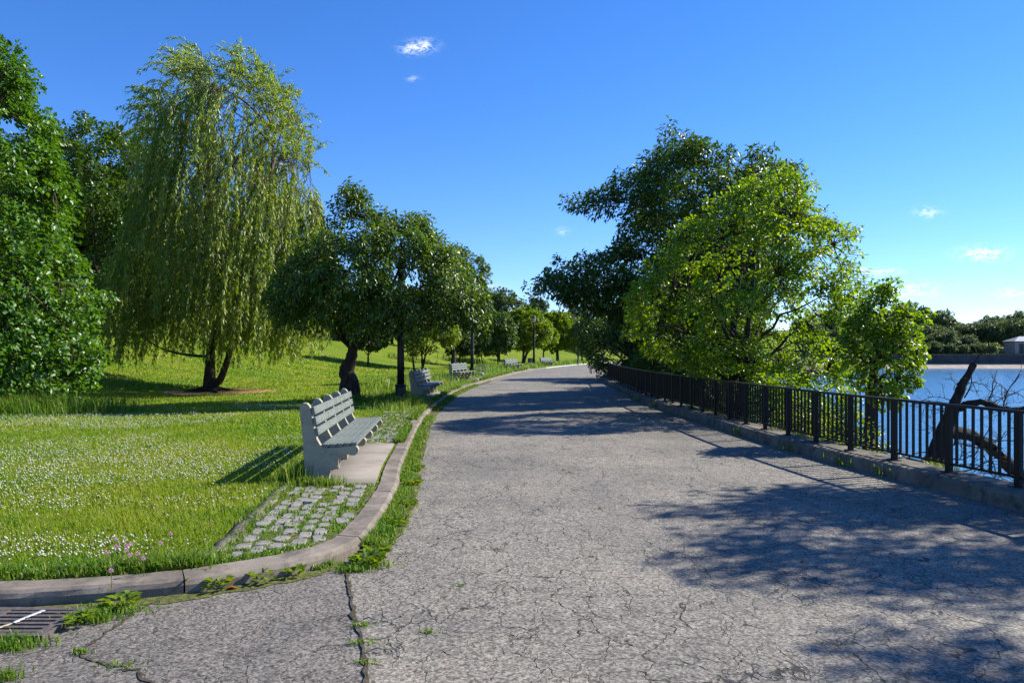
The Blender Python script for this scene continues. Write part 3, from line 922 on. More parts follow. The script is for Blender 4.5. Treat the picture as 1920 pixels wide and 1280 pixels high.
# ------------------------------------------------------------------ litter baskets
def wire_basket(label, x, y, z):
    root = empty('litter_basket', (x, y, z)); tag(root, label, 'litter basket')
    for zz_, r in ((0.02, 0.235), (0.30, 0.255), (0.60, 0.275), (0.66, 0.285)):
        mb = MB()
        P_ = [(r*math.cos(a), r*math.sin(a), zz_) for a in np.linspace(0, 2*math.pi, 19)]
        mb.tube(P_, [0.011 if zz_ > 0.5 else 0.008]*19, 5, False); mb.build('hoop', M['wire'], root)
    for k in range(22):
        a = 2*math.pi*k/22
        mb = MB(); mb.tube([(0.235*math.cos(a), 0.235*math.sin(a), 0.0), (0.285*math.cos(a), 0.285*math.sin(a), 0.66)], [0.0055]*2, 4); mb.build('wire', M['wire'], root)
    mb = MB(); mb.lathe([(0.225, 0.02), (0.225, 0.03)], 16); mb.build('floor', M['wire'], root)
    return root
wire_basket('open wire litter basket standing by the lamp post beside the third bench', -1.78, 44.2, 0.085)
bag = MB(); bag.lathe([(0.08, 0.0), (0.17, 0.03), (0.19, 0.10), (0.13, 0.17), (0.03, 0.20)], 9); o = bag.build('litter', M['litter']); o.location = (-1.78, 44.2, 0.118)
tag(o, 'crumpled pale rubbish lying in the wire litter basket', 'rubbish')
root = empty('litter_bin', (1.78, 71.2, 0.085)); tag(root, 'grey metal litter bin behind the tall lamp post', 'litter bin')
mb = MB(); mb.lathe([(0.26, 0.0), (0.28, 0.05), (0.31, 0.70), (0.33, 0.74), (0.31, 0.78)], 18); mb.build('drum', M['bin'], root, smooth=True)
for k in range(12):
    a = 2*math.pi*k/12; mb = MB(); mb.tube([(0.285*math.cos(a), 0.285*math.sin(a), 0.05), (0.318*math.cos(a), 0.318*math.sin(a), 0.70)], [0.014]*2, 4); mb.build('stave', M['wire'], root)
mb = MB(); mb.lathe([(0.335, 0.76), (0.34, 0.80), (0.30, 0.82)], 18); mb.build('rim', M['wire'], root)

# ------------------------------------------------------------------ drain grate in the gutter
gr = empty('drain_grate', (-2.88, 4.2, 0.006)); tag(gr, 'rusty iron drain grate with long slots in the gutter below the kerb', 'drain grate')
mb = MB(); mb.box(-0.43, 0.43, -0.21, 0.21, 0.0, 0.003); mb.build('pit', M['pit'], gr)
for (a, b, c, d) in ((-0.45, 0.45, 0.175, 0.225), (-0.45, 0.45, -0.225, -0.175)):
    mb = MB(); mb.box(a, b, c, d, -0.004, 0.026); mb.build('frame_bar', M['grate'], gr, bevel=0.003)
for (a, b) in ((-0.45, -0.385), (0.385, 0.45), (-0.03, 0.03)):
    mb = MB(); mb.box(a, b, -0.174, 0.174, -0.004, 0.0255); mb.build('frame_bar', M['grate'], gr, bevel=0.003)
for k in range(6):
    y = -0.146 + k * 0.0585
    for a, b in ((-0.384, -0.031), (0.031, 0.384)):
        mb = MB(); mb.box(a, b, y - 0.017, y + 0.017, 0.0, 0.0245); mb.build('bar', M['grate'], gr, bevel=0.003)
def smear(name, pts, w, z, mat, seed):
    r = np.random.default_rng(seed); C = catmull(pts, 5)
    Lf = offset_curve(C, 1.0) - C; v = []; f = []
    for i in range(len(C)):
        ww = w * (0.5 + r.random() * 0.9); 
        for sgn in (-1, 1):
            for zz_ in (z, z + 0.002): v.append((*(C[i] + Lf[i] * sgn * ww * 0.5), zz_))
    for i in range(len(C) - 1):
        b = i*4; f += [(b, b+4, b+5, b+1), (b+2, b+3, b+7, b+6), (b+1, b+5, b+7, b+3), (b, b+2, b+6, b+4)]
    return link(name, mesh_np(name, v, [f]), mat)
o = smear('white_smear', [(-2.66, 4.36), (-2.675, 4.30), (-2.695, 4.22), (-2.70, 4.16)], 0.030, 0.033, M['white_paint'], 1); tag(o, 'white smear lying across the slots of the drain grate', 'smear')
o = smear('straw_strip', [(-2.705, 4.15), (-2.735, 4.08), (-2.77, 3.99)], 0.026, 0.033, M['yellow_paint'], 2); tag(o, 'yellowish strip lying on the front edge of the drain grate', 'scrap')

# ------------------------------------------------------------------ leaves, twigs and trees
def unit(v): return v / (np.linalg.norm(v, axis=-1, keepdims=True) + 1e-9)
def leaf_arrays(base, d, n, L, w, fold=0.18, droop=0.12):
    d = unit(d); s = unit(np.cross(n, d)); n = np.cross(d, s)
    L = L[:, None]; w = w[:, None]
    mid = base + d * L * 0.45
    tip = base + d * L - n * L * droop
    lft = mid + s * w * 0.5 + n * w * fold; rgt = mid - s * w * 0.5 + n * w * fold
    V = np.stack([base, rgt, tip, lft], 1).reshape(-1, 3)
    k = np.arange(len(base))[:, None] * 4
    F = np.concatenate([k + np.array([[0, 1, 2]]), k + np.array([[0, 2, 3]])], 0)
    return V, F

class Tubes:
    def __init__(self): self.v = []; self.q = []; self.n = 0
    def add(self, P, rad, k):
        P = np.asarray(P, float); n = len(P)
        T = np.gradient(P, axis=0); T = unit(T)
        ref = np.where(np.abs(T[:, :1]) < 0.8, np.array([[1.0, 0, 0]]), np.array([[0, 1.0, 0]]))
        A = unit(np.cross(T, ref)); B = np.cross(T, A)
        an = np.linspace(0, 2*math.pi, k, endpoint=False)
        ring = P[:, None, :] + np.asarray(rad)[:, None, None] * (np.cos(an)[None, :, None] * A[:, None, :] + np.sin(an)[None, :, None] * B[:, None, :])
        self.v.append(ring.reshape(-1, 3))
        i = np.arange(n - 1)[:, None] * k; j = np.arange(k)[None, :]; j2 = (j + 1) % k
        self.q.append(np.stack([i + j, i + j2, i + k + j2, i + k + j], -1).reshape(-1, 4) + self.n)
        self.n += n * k
    def mesh(self, name):
        return mesh_np(name, np.concatenate(self.v), [np.concatenate(self.q)], True)

def bez(a, b, c, n=7):
    t = np.linspace(0, 1, n)[:, None]
    return (1-t)**2 * a + 2*t*(1-t) * b + t*t * c

def poly_pts(poly, n, r):
    """random points in a polygon with their distance to its outline"""
    poly = np.asarray(poly, float); x0, y0 = poly.min(0); x1, y1 = poly.max(0)
    out = np.zeros((0, 2))
    while len(out) < n:
        p = np.stack([r.uniform(x0, x1, n * 2), r.uniform(y0, y1, n * 2)], 1)
        inside = np.zeros(len(p), bool); j = len(poly) - 1
        for i in range(len(poly)):
            c = ((poly[i, 1] > p[:, 1]) != (poly[j, 1] > p[:, 1])) & (p[:, 0] < (poly[j, 0]-poly[i, 0]) * (p[:, 1]-poly[i, 1]) / (poly[j, 1]-poly[i, 1] + 1e-12) + poly[i, 0])
            inside ^= c; j = i
        out = np.vstack([out, p[inside]])
    p = out[:n]; dm = np.full(n, 1e9)
    for i in range(len(poly)):
        a = poly[i]; b = poly[(i+1) % len(poly)]; ab = b - a
        t = np.clip(((p - a) @ ab) / (ab @ ab + 1e-9), 0, 1)
        dm = np.minimum(dm, np.linalg.norm(p - (a + t[:, None]*ab), axis=1))
    return p, dm

def outline_clusters(poly_px, Y, n, depth, r, gap=0.25, gf=1.6, shell=0.45):
    """cluster centres filling a crown whose silhouette is given in photo pixels at distance Y; depth = max half thickness in m"""
    pts, dm = poly_pts(poly_px, int(n * 1.9), r)
    dmm = dm * Y / FPX
    half = depth * np.clip(1 - (1 - np.clip(dmm / depth, 0, 1)) ** 2, 0, 1) ** 0.5
    u = r.uniform(-1, 1, len(pts)); u = np.sign(u) * np.abs(u) ** shell
    yy = Y + u * half
    P = np.stack([(pts[:, 0]-960)/FPX*Y, yy, EYE + (HOR-pts[:, 1])/FPX*Y], 1)
    keep = snoise(P, gf) > (-0.9 + gap * 2.2)
    edge = dmm < 0.35
    keep |= edge & (r.random(len(P)) < 0.55)
    return P[keep][:n]

def lobe_clusters(lobes, n, r, gap=0.2, gf=1.6, shell=0.4):
    lobes = np.asarray(lobes, float); vol = lobes[:, 3]*lobes[:, 4]*lobes[:, 5]; k = r.choice(len(lobes), int(n*1.6), p=vol/vol.sum())
    d = unit(r.normal(size=(len(k), 3))) * (r.random(len(k)) ** shell)[:, None]
    P = lobes[k, :3] + d * lobes[k, 3:6]
    keep = snoise(P, gf) > (-0.9 + gap * 2.2)
    return P[keep][:n]

def build_tree(name, label, group, base, C, leafmat, bark, r, trunk_r=0.15, trunk_top=None, lean=(0, 0), leaf=(0.10, 0.05), per=42,
               nlimb=16, spread=0.42, droop=0.35, flat=0.35, extra=None, cat='tree', twig_r=0.010, stems=1, layered=0.0, trunk_pts=None, knobs=True, limb_lo=0.3):
    """trunk, limbs reaching to the clusters and leaves on twigs; C = cluster centres"""
    base = np.asarray(base, float); C = np.asarray(C, float)
    root = empty(name, tuple(base)); tag(root, label, cat, group)
    cc = C.mean(0); zmin = C[:, 2].min(); zmax = C[:, 2].max()
    T = Tubes(); Bt = Tubes()
    limb_pts = []
    starts = []
    for sidx in range(stems):
        off = np.zeros(3) if stems == 1 else np.array([r.normal()*0.10, r.normal()*0.10, 0])
        top = np.array(trunk_top, float) if trunk_top is not None else np.array([base[0]*0.4+cc[0]*0.6, base[1]*0.4+cc[1]*0.6, zmin + 0.55*(zmax-zmin)])
        if stems > 1: top = top + np.array([r.normal()*0.5, r.normal()*0.5, r.normal()*0.3])
        if trunk_pts is not None and sidx == 0: tp = catmull(np.vstack([np.asarray(trunk_pts, float), top]), 6)
        else:
            ctrl = base + off + (top - base) * 0.5 + np.array([lean[0] + r.normal()*0.12, lean[1] + r.normal()*0.12, 0.1])
            tp = bez(base + off - np.array([0, 0, 0.15]), ctrl, top, 14)
        tr = trunk_r / (1 if stems == 1 else stems ** 0.4)
        tt = np.linspace(0, 1, len(tp))
        rad = tr * (1 - 0.78 * tt) * (1 + 0.55 * np.exp(-tt * 16))
        if knobs: rad = rad * (1 + 0.07 * np.sin(tt * 23 + r.uniform(0, 6)) + 0.05 * r.normal(size=len(tt)))
        T.add(tp, rad, 10)
        limb_pts.append(tp[int(len(tp)*0.35):]); starts.append((tp, rad))
    # limbs towards spread-out cluster centres
    idx = [int(r.integers(len(C)))]
    dmin = np.linalg.norm(C - C[idx[0]], axis=1)
    for _ in range(nlimb - 1):
        j = int(np.argmax(dmin * (0.7 + 0.6 * r.random(len(C))))); idx.append(j); dmin = np.minimum(dmin, np.linalg.norm(C - C[j], axis=1))
    for j in idx:
        tp, rad = starts[int(r.integers(len(starts)))]
        tgt = C[j]
        hz = np.linalg.norm(tgt[:2] - base[:2])
        zz_ = np.clip(tgt[2] - hz * (0.55 + 0.3*r.random()), tp[int(len(tp)*limb_lo), 2], tp[-1, 2])
        a = int(np.argmin(np.abs(tp[:, 2] - zz_))); st = tp[a]
        mid = st + (tgt - st) * 0.5 + np.array([r.normal()*0.15, r.normal()*0.15, 0.16 * np.linalg.norm(tgt - st) * (0.4 + r.random())])
        lp = bez(st, mid, tgt, 9); lp[1:-1] += r.normal(size=(7, 3)) * 0.035 * np.linalg.norm(tgt - st) * 0.5
        r0 = min(rad[a] * 0.62, 0.02 + 0.02 * np.linalg.norm(tgt - st))
        Bt.add(lp, np.linspace(r0, 0.008, 9), 6); limb_pts.append(lp[2:])
    LP = np.concatenate(limb_pts)
    LPd = np.concatenate([LP[i:i+1] for i in range(len(LP))])
    # nearest limb point for every cluster
    near = np.zeros(len(C), int)
    for i in range(0, len(C), 400):
        dd = np.linalg.norm(C[i:i+400, None, :] - LPd[None], axis=2); near[i:i+400] = dd.argmin(1)
    S = LPd[near]
    dirv = C - S; dl = np.linalg.norm(dirv, axis=1)
    out = unit(C - np.array([cc[0], cc[1], zmin*0.6 + cc[2]*0.4])); du = unit(unit(dirv) * 0.6 + out * 0.8 + r.normal(size=C.shape) * 0.25)
    if layered > 0: du[:, 2] *= (1 - layered); du = unit(du)
    tips = C + du * spread * (0.7 + 0.6 * r.random((len(C), 1)))
    tips[:, 2] -= droop * spread * r.random(len(C))
    for i in range(len(C)):
        m1 = S[i] + (C[i] - S[i]) * 0.55 + np.array([0, 0, 0.08 * dl[i]])
        Bt.add(np.array([S[i], m1, C[i], tips[i]]), [twig_r * 1.5, twig_r * 1.1, twig_r * 0.8, twig_r * 0.3], 3)
    # leaves along the outer part of each twig and on short side shoots
    per_i = np.maximum(6, (per * (0.6 + 0.8 * r.random(len(C)))).astype(int))
    own = np.repeat(np.arange(len(C)), per_i); N = len(own)
    a0 = C[own] - (C[own] - S[own]) * np.minimum(0.5, 0.5 / (dl[own] + 0.2))[:, None]
    u = r.random(N) ** 0.8
    p = a0 + (tips[own] - a0) * u[:, None]
    side = unit(np.cross(du[own], r.normal(size=(N, 3))))
    rad_ = spread * 0.62 * (0.25 + 0.75 * np.sin(np.pi * np.clip(u * 0.85 + 0.12, 0, 1))) * r.random(N) ** 0.6
    sv = side * rad_[:, None]
    if layered > 0: sv[:, 2] *= (1 - layered)
    p = p + sv
    p[:, 2] -= droop * 0.35 * rad_
    d = unit(du[own] * 0.55 + side * 0.8 + r.normal(size=(N, 3)) * 0.45 + np.array([0, 0, -droop]))
    nrm = unit(np.array([0, 0, 1.0]) * (1 - flat * 0) + r.normal(size=(N, 3)) * flat * 1.5 + out[own] * 0.35)
    sz = leaf[0] * (0.65 + 0.6 * r.random(N))
    V, F = leaf_arrays(p, d, nrm, sz, sz * leaf[1] / leaf[0], 0.18, 0.14)
    o = base.astype(np.float32)
    tm = T.mesh('trunk'); bm_ = Bt.mesh('branches'); lm = mesh_np('crown', V - o, [F])
    for me_ in (tm, bm_):
        co = np.empty(len(me_.vertices) * 3, np.float32); me_.vertices.foreach_get('co', co); me_.vertices.foreach_set('co', (co.reshape(-1, 3) - o).ravel()); me_.update()
    link('trunk', tm, bark, root); link('branches', bm_, bark, root); link('crown', lm, leafmat, root)
    return root

def copy_tree(root, loc, rz, sc, label=None, group=None):
    c = root.copy(); COL.objects.link(c); c.location = loc; c.rotation_euler = (0, 0, rz); c.scale = sc
    if label: c['label'] = label
    if group: c['group'] = group
    for ch in root.children:
        k = ch.copy(); COL.objects.link(k); k.parent = c
    return c

R_ = np.random.default_rng
# --- the cherry leaning over the near lamp
r = R_(21)
cherry_poly = [(520,565),(532,520),(560,485),(605,452),(636,420),(648,375),(664,346),(690,372),(715,400),(745,418),(772,412),(790,396),(802,432),(832,455),(858,478),(880,520),(905,560),(916,592),(892,616),(866,600),(835,600),(800,606),(768,612),(735,606),(700,616),(668,604),(640,604),(600,592),(565,596),(535,588)]
C = outline_clusters(cherry_poly, 20.7, 820, 2.6, r, gap=0.27, gf=2.7)
b = W(656, 742, 22.0); b[2] = lawn_z(b[0], b[1])
build_tree('cherry_tree', 'spreading dark cherry tree with thick black trunk behind the first bench', None, b, C, M['leaf_cherry'], M['bark'], r, 0.30,
           trunk_top=W(672, 560, 21.2), trunk_pts=[b - [0, 0, 0.2], W(655, 715, 22.0), W(650, 695, 22.0), W(660, 665, 21.9), W(664, 625, 21.7)], leaf=(0.14, 0.056), per=36, nlimb=24, spread=0.36, droop=0.8, flat=0.3, limb_lo=0.66)
# burl on its trunk is part of the bark
# --- big leafy tree at the left border
r = R_(22)
poly = [(x_ - 28, y_) for x_, y_ in [(-260,150),(-160,60),(-60,40),(5,72),(22,96),(48,100),(52,140),(28,175),(58,196),(92,232),(98,300),(118,350),(112,400),(140,470),(150,520),(196,552),(168,590),(150,620),(186,650),(170,672),(152,720),(100,742),(40,738),(-20,745),(-120,745),(-260,740)]]
C = outline_clusters(poly, 19.3, 1500, 2.9, r, gap=0.08, gf=1.5)
b = np.array([-14.2, 19.6, 0.0]); b[2] = lawn_z(b[0], b[1])
build_tree('maple_tree', 'tall dense dark green maple whose leafy skirt reaches the tall grass', None, b, C, M['leaf_maple'], M['bark_mid'], r, 0.34, leaf=(0.13, 0.10), per=42, nlimb=24, spread=0.44, droop=0.4, layered=0.3)
# --- tree behind it
r = R_(23)
poly = [(40,420),(70,300),(100,245),(128,262),(150,240),(188,234),(210,262),(246,262),(275,300),(300,380),(310,560),(250,620),(160,640),(90,650),(40,600)]
C = outline_clusters(poly, 46.0, 800, 4.5, r, gap=0.12, gf=0.9)
b = W(190, 610, 46.0); b[2] = lawn_z(b[0], b[1])
build_tree('woodland_tree', 'dark woodland tree rising between the dense maple and the willow', None, b, C, M['leaf_dark'], M['bark'], r, 0.3, leaf=(0.26, 0.17), per=40, nlimb=18, spread=0.85)

# --- the weeping willow
def build_willow(base, Y, r):
    root = empty('willow_tree', tuple(base)); tag(root, 'weeping willow with hanging pale green curtains over a mulch bed', 'tree')
    T = Tubes(); Bt = Tubes()
    ply = [(240,560),(252,470),(276,400),(294,330),(300,262),(306,215),(322,185),(342,152),(357,114),(370,84),(380,118),(402,146),(438,136),(470,142),(508,142),(524,178),(548,206),(566,262),(580,310),(590,360),(606,410),(606,470),(604,540),(600,590),(540,600),(470,590),(400,585),(330,580),(260,590)]
    tops, dm = poly_pts(ply, 3300, r)
    depth = 3.4
    half = depth * np.clip(1 - (1 - np.clip(dm * Y / FPX / depth, 0, 1)) ** 2, 0, 1) ** 0.5
    u = r.uniform(-1, 1, len(tops)); u = np.sign(u) * np.abs(u) ** 0.4
    P = np.stack([(tops[:, 0]-960)/FPX*Y, Y + u*half, EYE + (HOR-tops[:, 1])/FPX*Y], 1)
    keep = snoise(P * np.array([1, 1, 0.5]), 2.2) > -0.30 - 0.3 * (dm * Y / FPX < 0.5)
    P = P[keep]; dm = dm[keep] * Y / FPX
    cx, cy = P[:, 0].mean(), Y
    # trunk and limbs
    fork = W(398, 668, Y)
    tp = catmull([base - [0, 0, 0.2], W(393, 715, Y), W(394, 685, Y), W(396, 640, Y), W(402, 560, Y), W(398, 440, Y), W(392, 320, Y), W(375, 190, Y)], 6)
    tt = np.linspace(0, 1, len(tp)); rad = 0.235 * (1 - 0.88 * tt) * (1 + 0.9 * np.exp(-tt * 22)) * (1 + 0.05 * r.normal(size=len(tt)))
    T.add(tp, rad, 12)
    t2 = catmull([base + [0.08, -0.05, 0.25], W(412, 712, Y - 0.2), W(428, 670, Y - 0.4), W(440, 620, Y - 0.5), W(470, 520, Y - 0.6), W(500, 400, Y - 0.5), W(515, 250, Y - 0.2)], 6)
    T.add(t2, np.linspace(0.15, 0.02, len(t2)), 9)
    low = catmull([W(392, 668, Y), W(360, 666, Y - 0.1), W(325, 660, Y - 0.3), W(296, 650, Y - 0.5), W(262, 625, Y - 0.8)], 5)
    T.add(low, np.linspace(0.06, 0.015, len(low)), 7)
    for a in (0.4, 2.2, 3.7, 5.3):      # surface roots
        q0 = base + np.array([0, 0, 0.10]); q1 = base + np.array([math.cos(a)*0.55, math.sin(a)*0.5, 0.03]); q2 = base + np.array([math.cos(a)*1.15, math.sin(a)*1.0, -0.04])
        T.add(bez(q0, q1, q2, 6), np.linspace(0.16, 0.03, 6), 6)
    limbs = [tp[12:], t2[10:], low[6:]]
    sel = [int(r.integers(len(P)))]; dmin = np.linalg.norm(P - P[sel[0]], axis=1)
    for _ in range(75):
        j = int(np.argmax(dmin * (0.7 + 0.6*r.random(len(P))))); sel.append(j); dmin = np.minimum(dmin, np.linalg.norm(P - P[j], axis=1))
    for j in sel:
        tgt = P[j]; src = tp if r.random() < 0.6 else t2
        hz = abs(tgt[0]-cx) + abs(tgt[1]-cy)
        a = int(np.argmin(np.abs(src[:, 2] - np.clip(tgt[2] - 0.75*hz - 0.3, 1.9, 11)))); st = src[a]
        lp = bez(st, st*0.45 + tgt*0.55 + np.array([0, 0, 0.22*np.linalg.norm(tgt-st)]), tgt, 9)
        lp = catmull(lp, 4); Bt.add(lp, np.linspace(0.05, 0.008, len(lp)), 4); limbs.append(lp[8:])
    LP = np.concatenate(limbs)
    Vs, ds, ns, Ls = [], [], [], []
    drape_noise = r.uniform(0, 6.28, 3)
    for i in range(len(P)):
        p0 = P[i]
        hfrac = (p0[2] - 2.0) / 9.5
        outw = np.array([p0[0]-cx, p0[1]-cy, 0.0]); on = np.linalg.norm(outw) + 1e-6; outw /= on
        # height above the ground at which this curtain ends: ragged hem
        ang = math.atan2(p0[1]-cy, p0[0]-cx)
        hem = 1.55 + 0.45*math.sin(ang*3 + drape_noise[0]) + 0.35*math.sin(ang*7 + drape_noise[1]) + 0.35*r.normal()
        if p0[0] < cx - 2.6: hem -= 0.25
        top_tip = hfrac > 0.62 and dm[i] < 0.9
        Ls_ = (0.6 + 0.7*r.random()) if top_tip else (1.0 + 2.2*r.random())
        nseg = 9
        pts = [p0.copy()]
        dirv = outw*0.34 + np.array([-0.22, 0, 0.95 if top_tip else 0.15]) + r.normal(size=3)*0.18
        for k in range(nseg):
            dirv = unit(dirv + np.array([-0.03, 0, -0.22 if top_tip else -0.55]) + r.normal(size=3)*0.06)
            pts.append(pts[-1] + dirv * Ls_ / nseg)
        pts = np.array(pts)
        ok = pts[:, 2] > max(hem, 0.9)
        if ok.sum() < 3: continue
        pts = pts[ok]
        jn = int(np.argmin(np.linalg.norm(LP - p0, axis=1)))
        if np.linalg.norm(LP[jn] - p0) < 0.9:
            Bt.add(np.array([LP[jn], (LP[jn]+p0)/2 + [0, 0, 0.08], p0]), [0.012, 0.010, 0.006], 3)
        Bt.add(pts, np.linspace(0.0055, 0.002, len(pts)), 3)
        seg = np.linalg.norm(np.diff(pts, axis=0), axis=1).sum()
        m = int(seg * 30) + 5
        f = r.random(m) * (len(pts) - 1); k = np.minimum(f.astype(int), len(pts) - 2); w_ = (f - k)[:, None]
        q = pts[k]*(1-w_) + pts[k+1]*w_; tg = unit(pts[k+1] - pts[k])
        sd_ = unit(np.cross(tg, r.normal(size=(m, 3))))
        Vs.append(q); ds.append(unit(tg*0.75 + sd_*0.6 + r.normal(size=(m, 3))*0.15 + np.array([0, 0, -0.18]))); ns.append(unit(sd_ + r.normal(size=(m, 3))*0.6 + np.array([0, 0, 0.3])))
        Ls.append(0.13 + 0.08*r.random(m))
    B_ = np.concatenate(Vs); D_ = np.concatenate(ds); N_ = np.concatenate(ns); L_ = np.concatenate(Ls)
    V, F = leaf_arrays(B_, D_, N_, L_, L_*0.22, 0.1, 0.15)
    tm, bm_ = T.mesh('trunk'), Bt.mesh('branches')
    for me_ in (tm, bm_):
        co = np.empty(len(me_.vertices)*3, np.float32); me_.vertices.foreach_get('co', co); me_.vertices.foreach_set('co', (co.reshape(-1, 3) - base.astype(np.float32)).ravel()); me_.update()
    link('trunk', tm, M['bark'], root); link('branches', bm_, M['bark_mid'], root); link('crown', mesh_np('crown', V - base, [F]), M['leaf_willow'], root)
build_willow(WIL, 27.2, R_(24))

# --- right-hand group on the bank
def bank_z(x, y):
    o = x - Rx(y) - 0.40
    return float(np.interp(o, offs, zz))
r = R_(31)
poly = [(1004,560),(1016,520),(1060,505),(1100,492),(1140,470),(1196,440),(1185,412),(1140,402),(1078,392),(1084,376),(1130,368),(1165,346),(1198,340),(1206,310),(1240,298),(1250,242),(1272,262),(1290,280),(1330,292),(1360,318),(1396,318),(1410,284),(1430,318),(1470,330),(1480,380),(1450,470),(1400,560),(1380,640),(1340,690),(1270,690),(1235,650),(1200,610),(1150,585),(1100,570),(1075,556),(1040,548)]
C = outline_clusters(poly, 25.0, 1250, 3.2, r, gap=0.12, gf=1.8)
b = np.array([6.0, 25.5, 0.0]); b[2] = bank_z(6.0, 25.5)
build_tree('bank_tree', 'tall dark tree on the bank with branches reaching out over the path', None, b, C, M['leaf_dark'], M['bark'], r, 0.22, leaf=(0.17, 0.075), per=40, nlimb=26, spread=0.55, droop=0.45, layered=0.3)
r = R_(32)
poly = [(1200,560),(1225,500),(1270,450),(1310,400),(1370,370),(1420,335),(1470,318),(1505,350),(1500,395),(1545,425),(1572,440),(1582,480),(1572,500),(1604,530),(1596,572),(1556,604),(1560,650),(1566,700),(1540,735),(1500,722),(1450,705),(1400,715),(1340,700),(1290,690),(1240,660),(1195,620)]
C = outline_clusters(poly, 17.8, 1000, 2.3, r, gap=0.36, gf=2.6)
b = np.array([5.15, 18.0, 0.0]); b[2] = bank_z(5.15, 18.0)
build_tree('bank_tree', 'bright yellow-green tree on the bank leaning towards the water', None, b, C, M['leaf_bright'], M['bark'], r, 0.15, trunk_top=W(1420, 500, 17.8), leaf=(0.10, 0.058), per=29, nlimb=34, spread=0.38, droop=0.3, layered=0.7, stems=2)
r = R_(33)
poly = [(1652 + (x_ - 1652)*0.8, y_) for x_, y_ in [(1592,600),(1606,566),(1640,556),(1662,530),(1684,548),(1700,575),(1752,600),(1740,625),(1735,660),(1712,700),(1690,745),(1655,752),(1620,740),(1596,700),(1575,650)]]
C = outline_clusters(poly, 12.4, 210, 0.6, r, gap=0.24, gf=4.2)
b = np.array([5.75, 12.4, 0.0]); b[2] = bank_z(5.75, 12.4)
build_tree('small_tree', 'small leafy tree with vine-wrapped trunk just behind the fence by the water', None, b, C, M['leaf_bright'], M['bark'], r, 0.13, trunk_top=W(1650, 590, 12.4), leaf=(0.08, 0.056), per=24, nlimb=12, spread=0.17, droop=0.5)
# tree on the bank beside the viewer; only its shadow falls into the picture
r = R_(34)
C = lobe_clusters([(11.2, 10.3, 6.0, 2.2, 1.0, 0.7), (13.2, 9.8, 5.6, 2.0, 1.2, 1.0), (10.6, 8.3, 6.0, 1.6, 0.6, 0.6), (9.5, 8.7, 5.9, 0.9, 0.45, 0.4), (9.8, 5.8, 6.0, 1.2, 0.7, 0.5), (10.5, 6.6, 6.1, 1.4, 0.65, 0.6), (12.6, 7.2, 5.4, 1.8, 1.1, 0.9), (12.6, 5.0, 5.6, 1.6, 0.9, 0.9)], 900, r, gap=0.17, gf=2.2)
b = np.array([8.7, 7.6, 0.0]); b[2] = bank_z(8.7, 7.6)
build_tree('bank_tree', 'open-crowned tree on the bank that throws dappled shade over the near path', None, b, C, M['leaf_park'], M['bark'], r, 0.17, leaf=(0.13, 0.075), per=34, nlimb=18, spread=0.5, droop=0.3, layered=0.4)

for x, y, h, w, sd_, lab in ((8.8, 33.0, 7.6, 5.2, 36, 'leafy tree added on the bank right behind the tall dark tree to shade the road'), (9.4, 39.5, 8.6, 5.6, 37, 'leafy tree added on the bank between the tall dark tree and the bend to shade the road'),
                             (7.4, 29.3, 7.8, 4.6, 39, 'leafy tree added on the bank just beyond the tall dark tree to close a gap in the road shade')):  # trees added, largely hidden, so their crowns deepen the shade across the road
    r = R_(sd_); z0 = bank_z(x, y)
    lob = [(x, y, z0 + h*0.62, w*0.42, w*0.42, h*0.33)] + [(x + r.uniform(-.32, .32)*w, y + r.uniform(-.32, .32)*w, z0 + h*r.uniform(0.35, 0.8), w*0.25, w*0.25, h*0.15) for _ in range(6)]
    build_tree('bank_tree', lab, None, np.array([x, y, z0]), lobe_clusters(lob, 520, r, gap=0.08, gf=1.3), M['leaf_dark'], M['bark'], r, 0.2, leaf=(0.2, 0.10), per=34, nlimb=14, spread=0.55)
# undergrowth behind the fence
def shrub(label, x, y, rx, rz_, n, mat, seed, leaf=(0.09, 0.05), group='undergrowth behind the fence', per=30, zb=None, gap=0.15, name='shrub'):
    r = R_(seed); z0 = bank_z(x, y) if zb is None else zb
    lob = [(x, y, z0 + rz_, rx, rx, rz_)] + [(x + r.uniform(-.6, .6)*rx, y + r.uniform(-.6, .6)*rx, z0 + rz_*r.uniform(0.7, 1.5), rx*0.55, rx*0.55, rz_*0.5) for _ in range(4)]
    C = lobe_clusters(lob, n, r, gap=gap, gf=2.6); C = C[C[:, 2] > z0 + 0.1]
    return build_tree(name, label, group, np.array([x, y, z0]), C, mat, M['bark'], r, 0.05, leaf=leaf, per=per, nlimb=8, spread=0.32, droop=0.3, stems=3, cat='shrub', knobs=False)
k = 0
for x, y, rx, rz_, n, mt in ((5.4, 15.2, 0.75, 0.75, 120, 'leaf_bright'), (5.75, 20.5, 1.0, 1.2, 190, 'leaf_dark'), (5.7, 23.2, 0.95, 1.25, 190, 'leaf_dark'),
                             (6.3, 28.5, 1.3, 1.6, 230, 'leaf_dark'), (6.4, 32.5, 1.2, 1.5, 210, 'leaf_park'), (7.0, 36.5, 1.4, 1.7, 230, 'leaf_dark'), (7.6, 41.5, 1.5, 1.8, 230, 'leaf_dark'),
                             (8.6, 47.0, 1.7, 2.0, 230, 'leaf_dark'), (10.4, 55.0, 2.0, 2.3, 230, 'leaf_dark'), (7.5, 22.0, 1.4, 1.4, 190, 'leaf_dark'), (8.6, 30.0, 1.9, 1.8, 200, 'leaf_dark')):
    lab = {'leaf_bright': 'bright low bush right behind the fence under the yellow-green tree', 'leaf_park': 'mid-green bush amid the dark undergrowth behind the fence'}.get(mt, 'dark bush in the undergrowth behind the iron fence')
    shrub(lab, x, y, rx, rz_, n, M[mt], 400 + k, leaf=(0.10, 0.055) if y < 25 else (0.16, 0.085)); k += 1
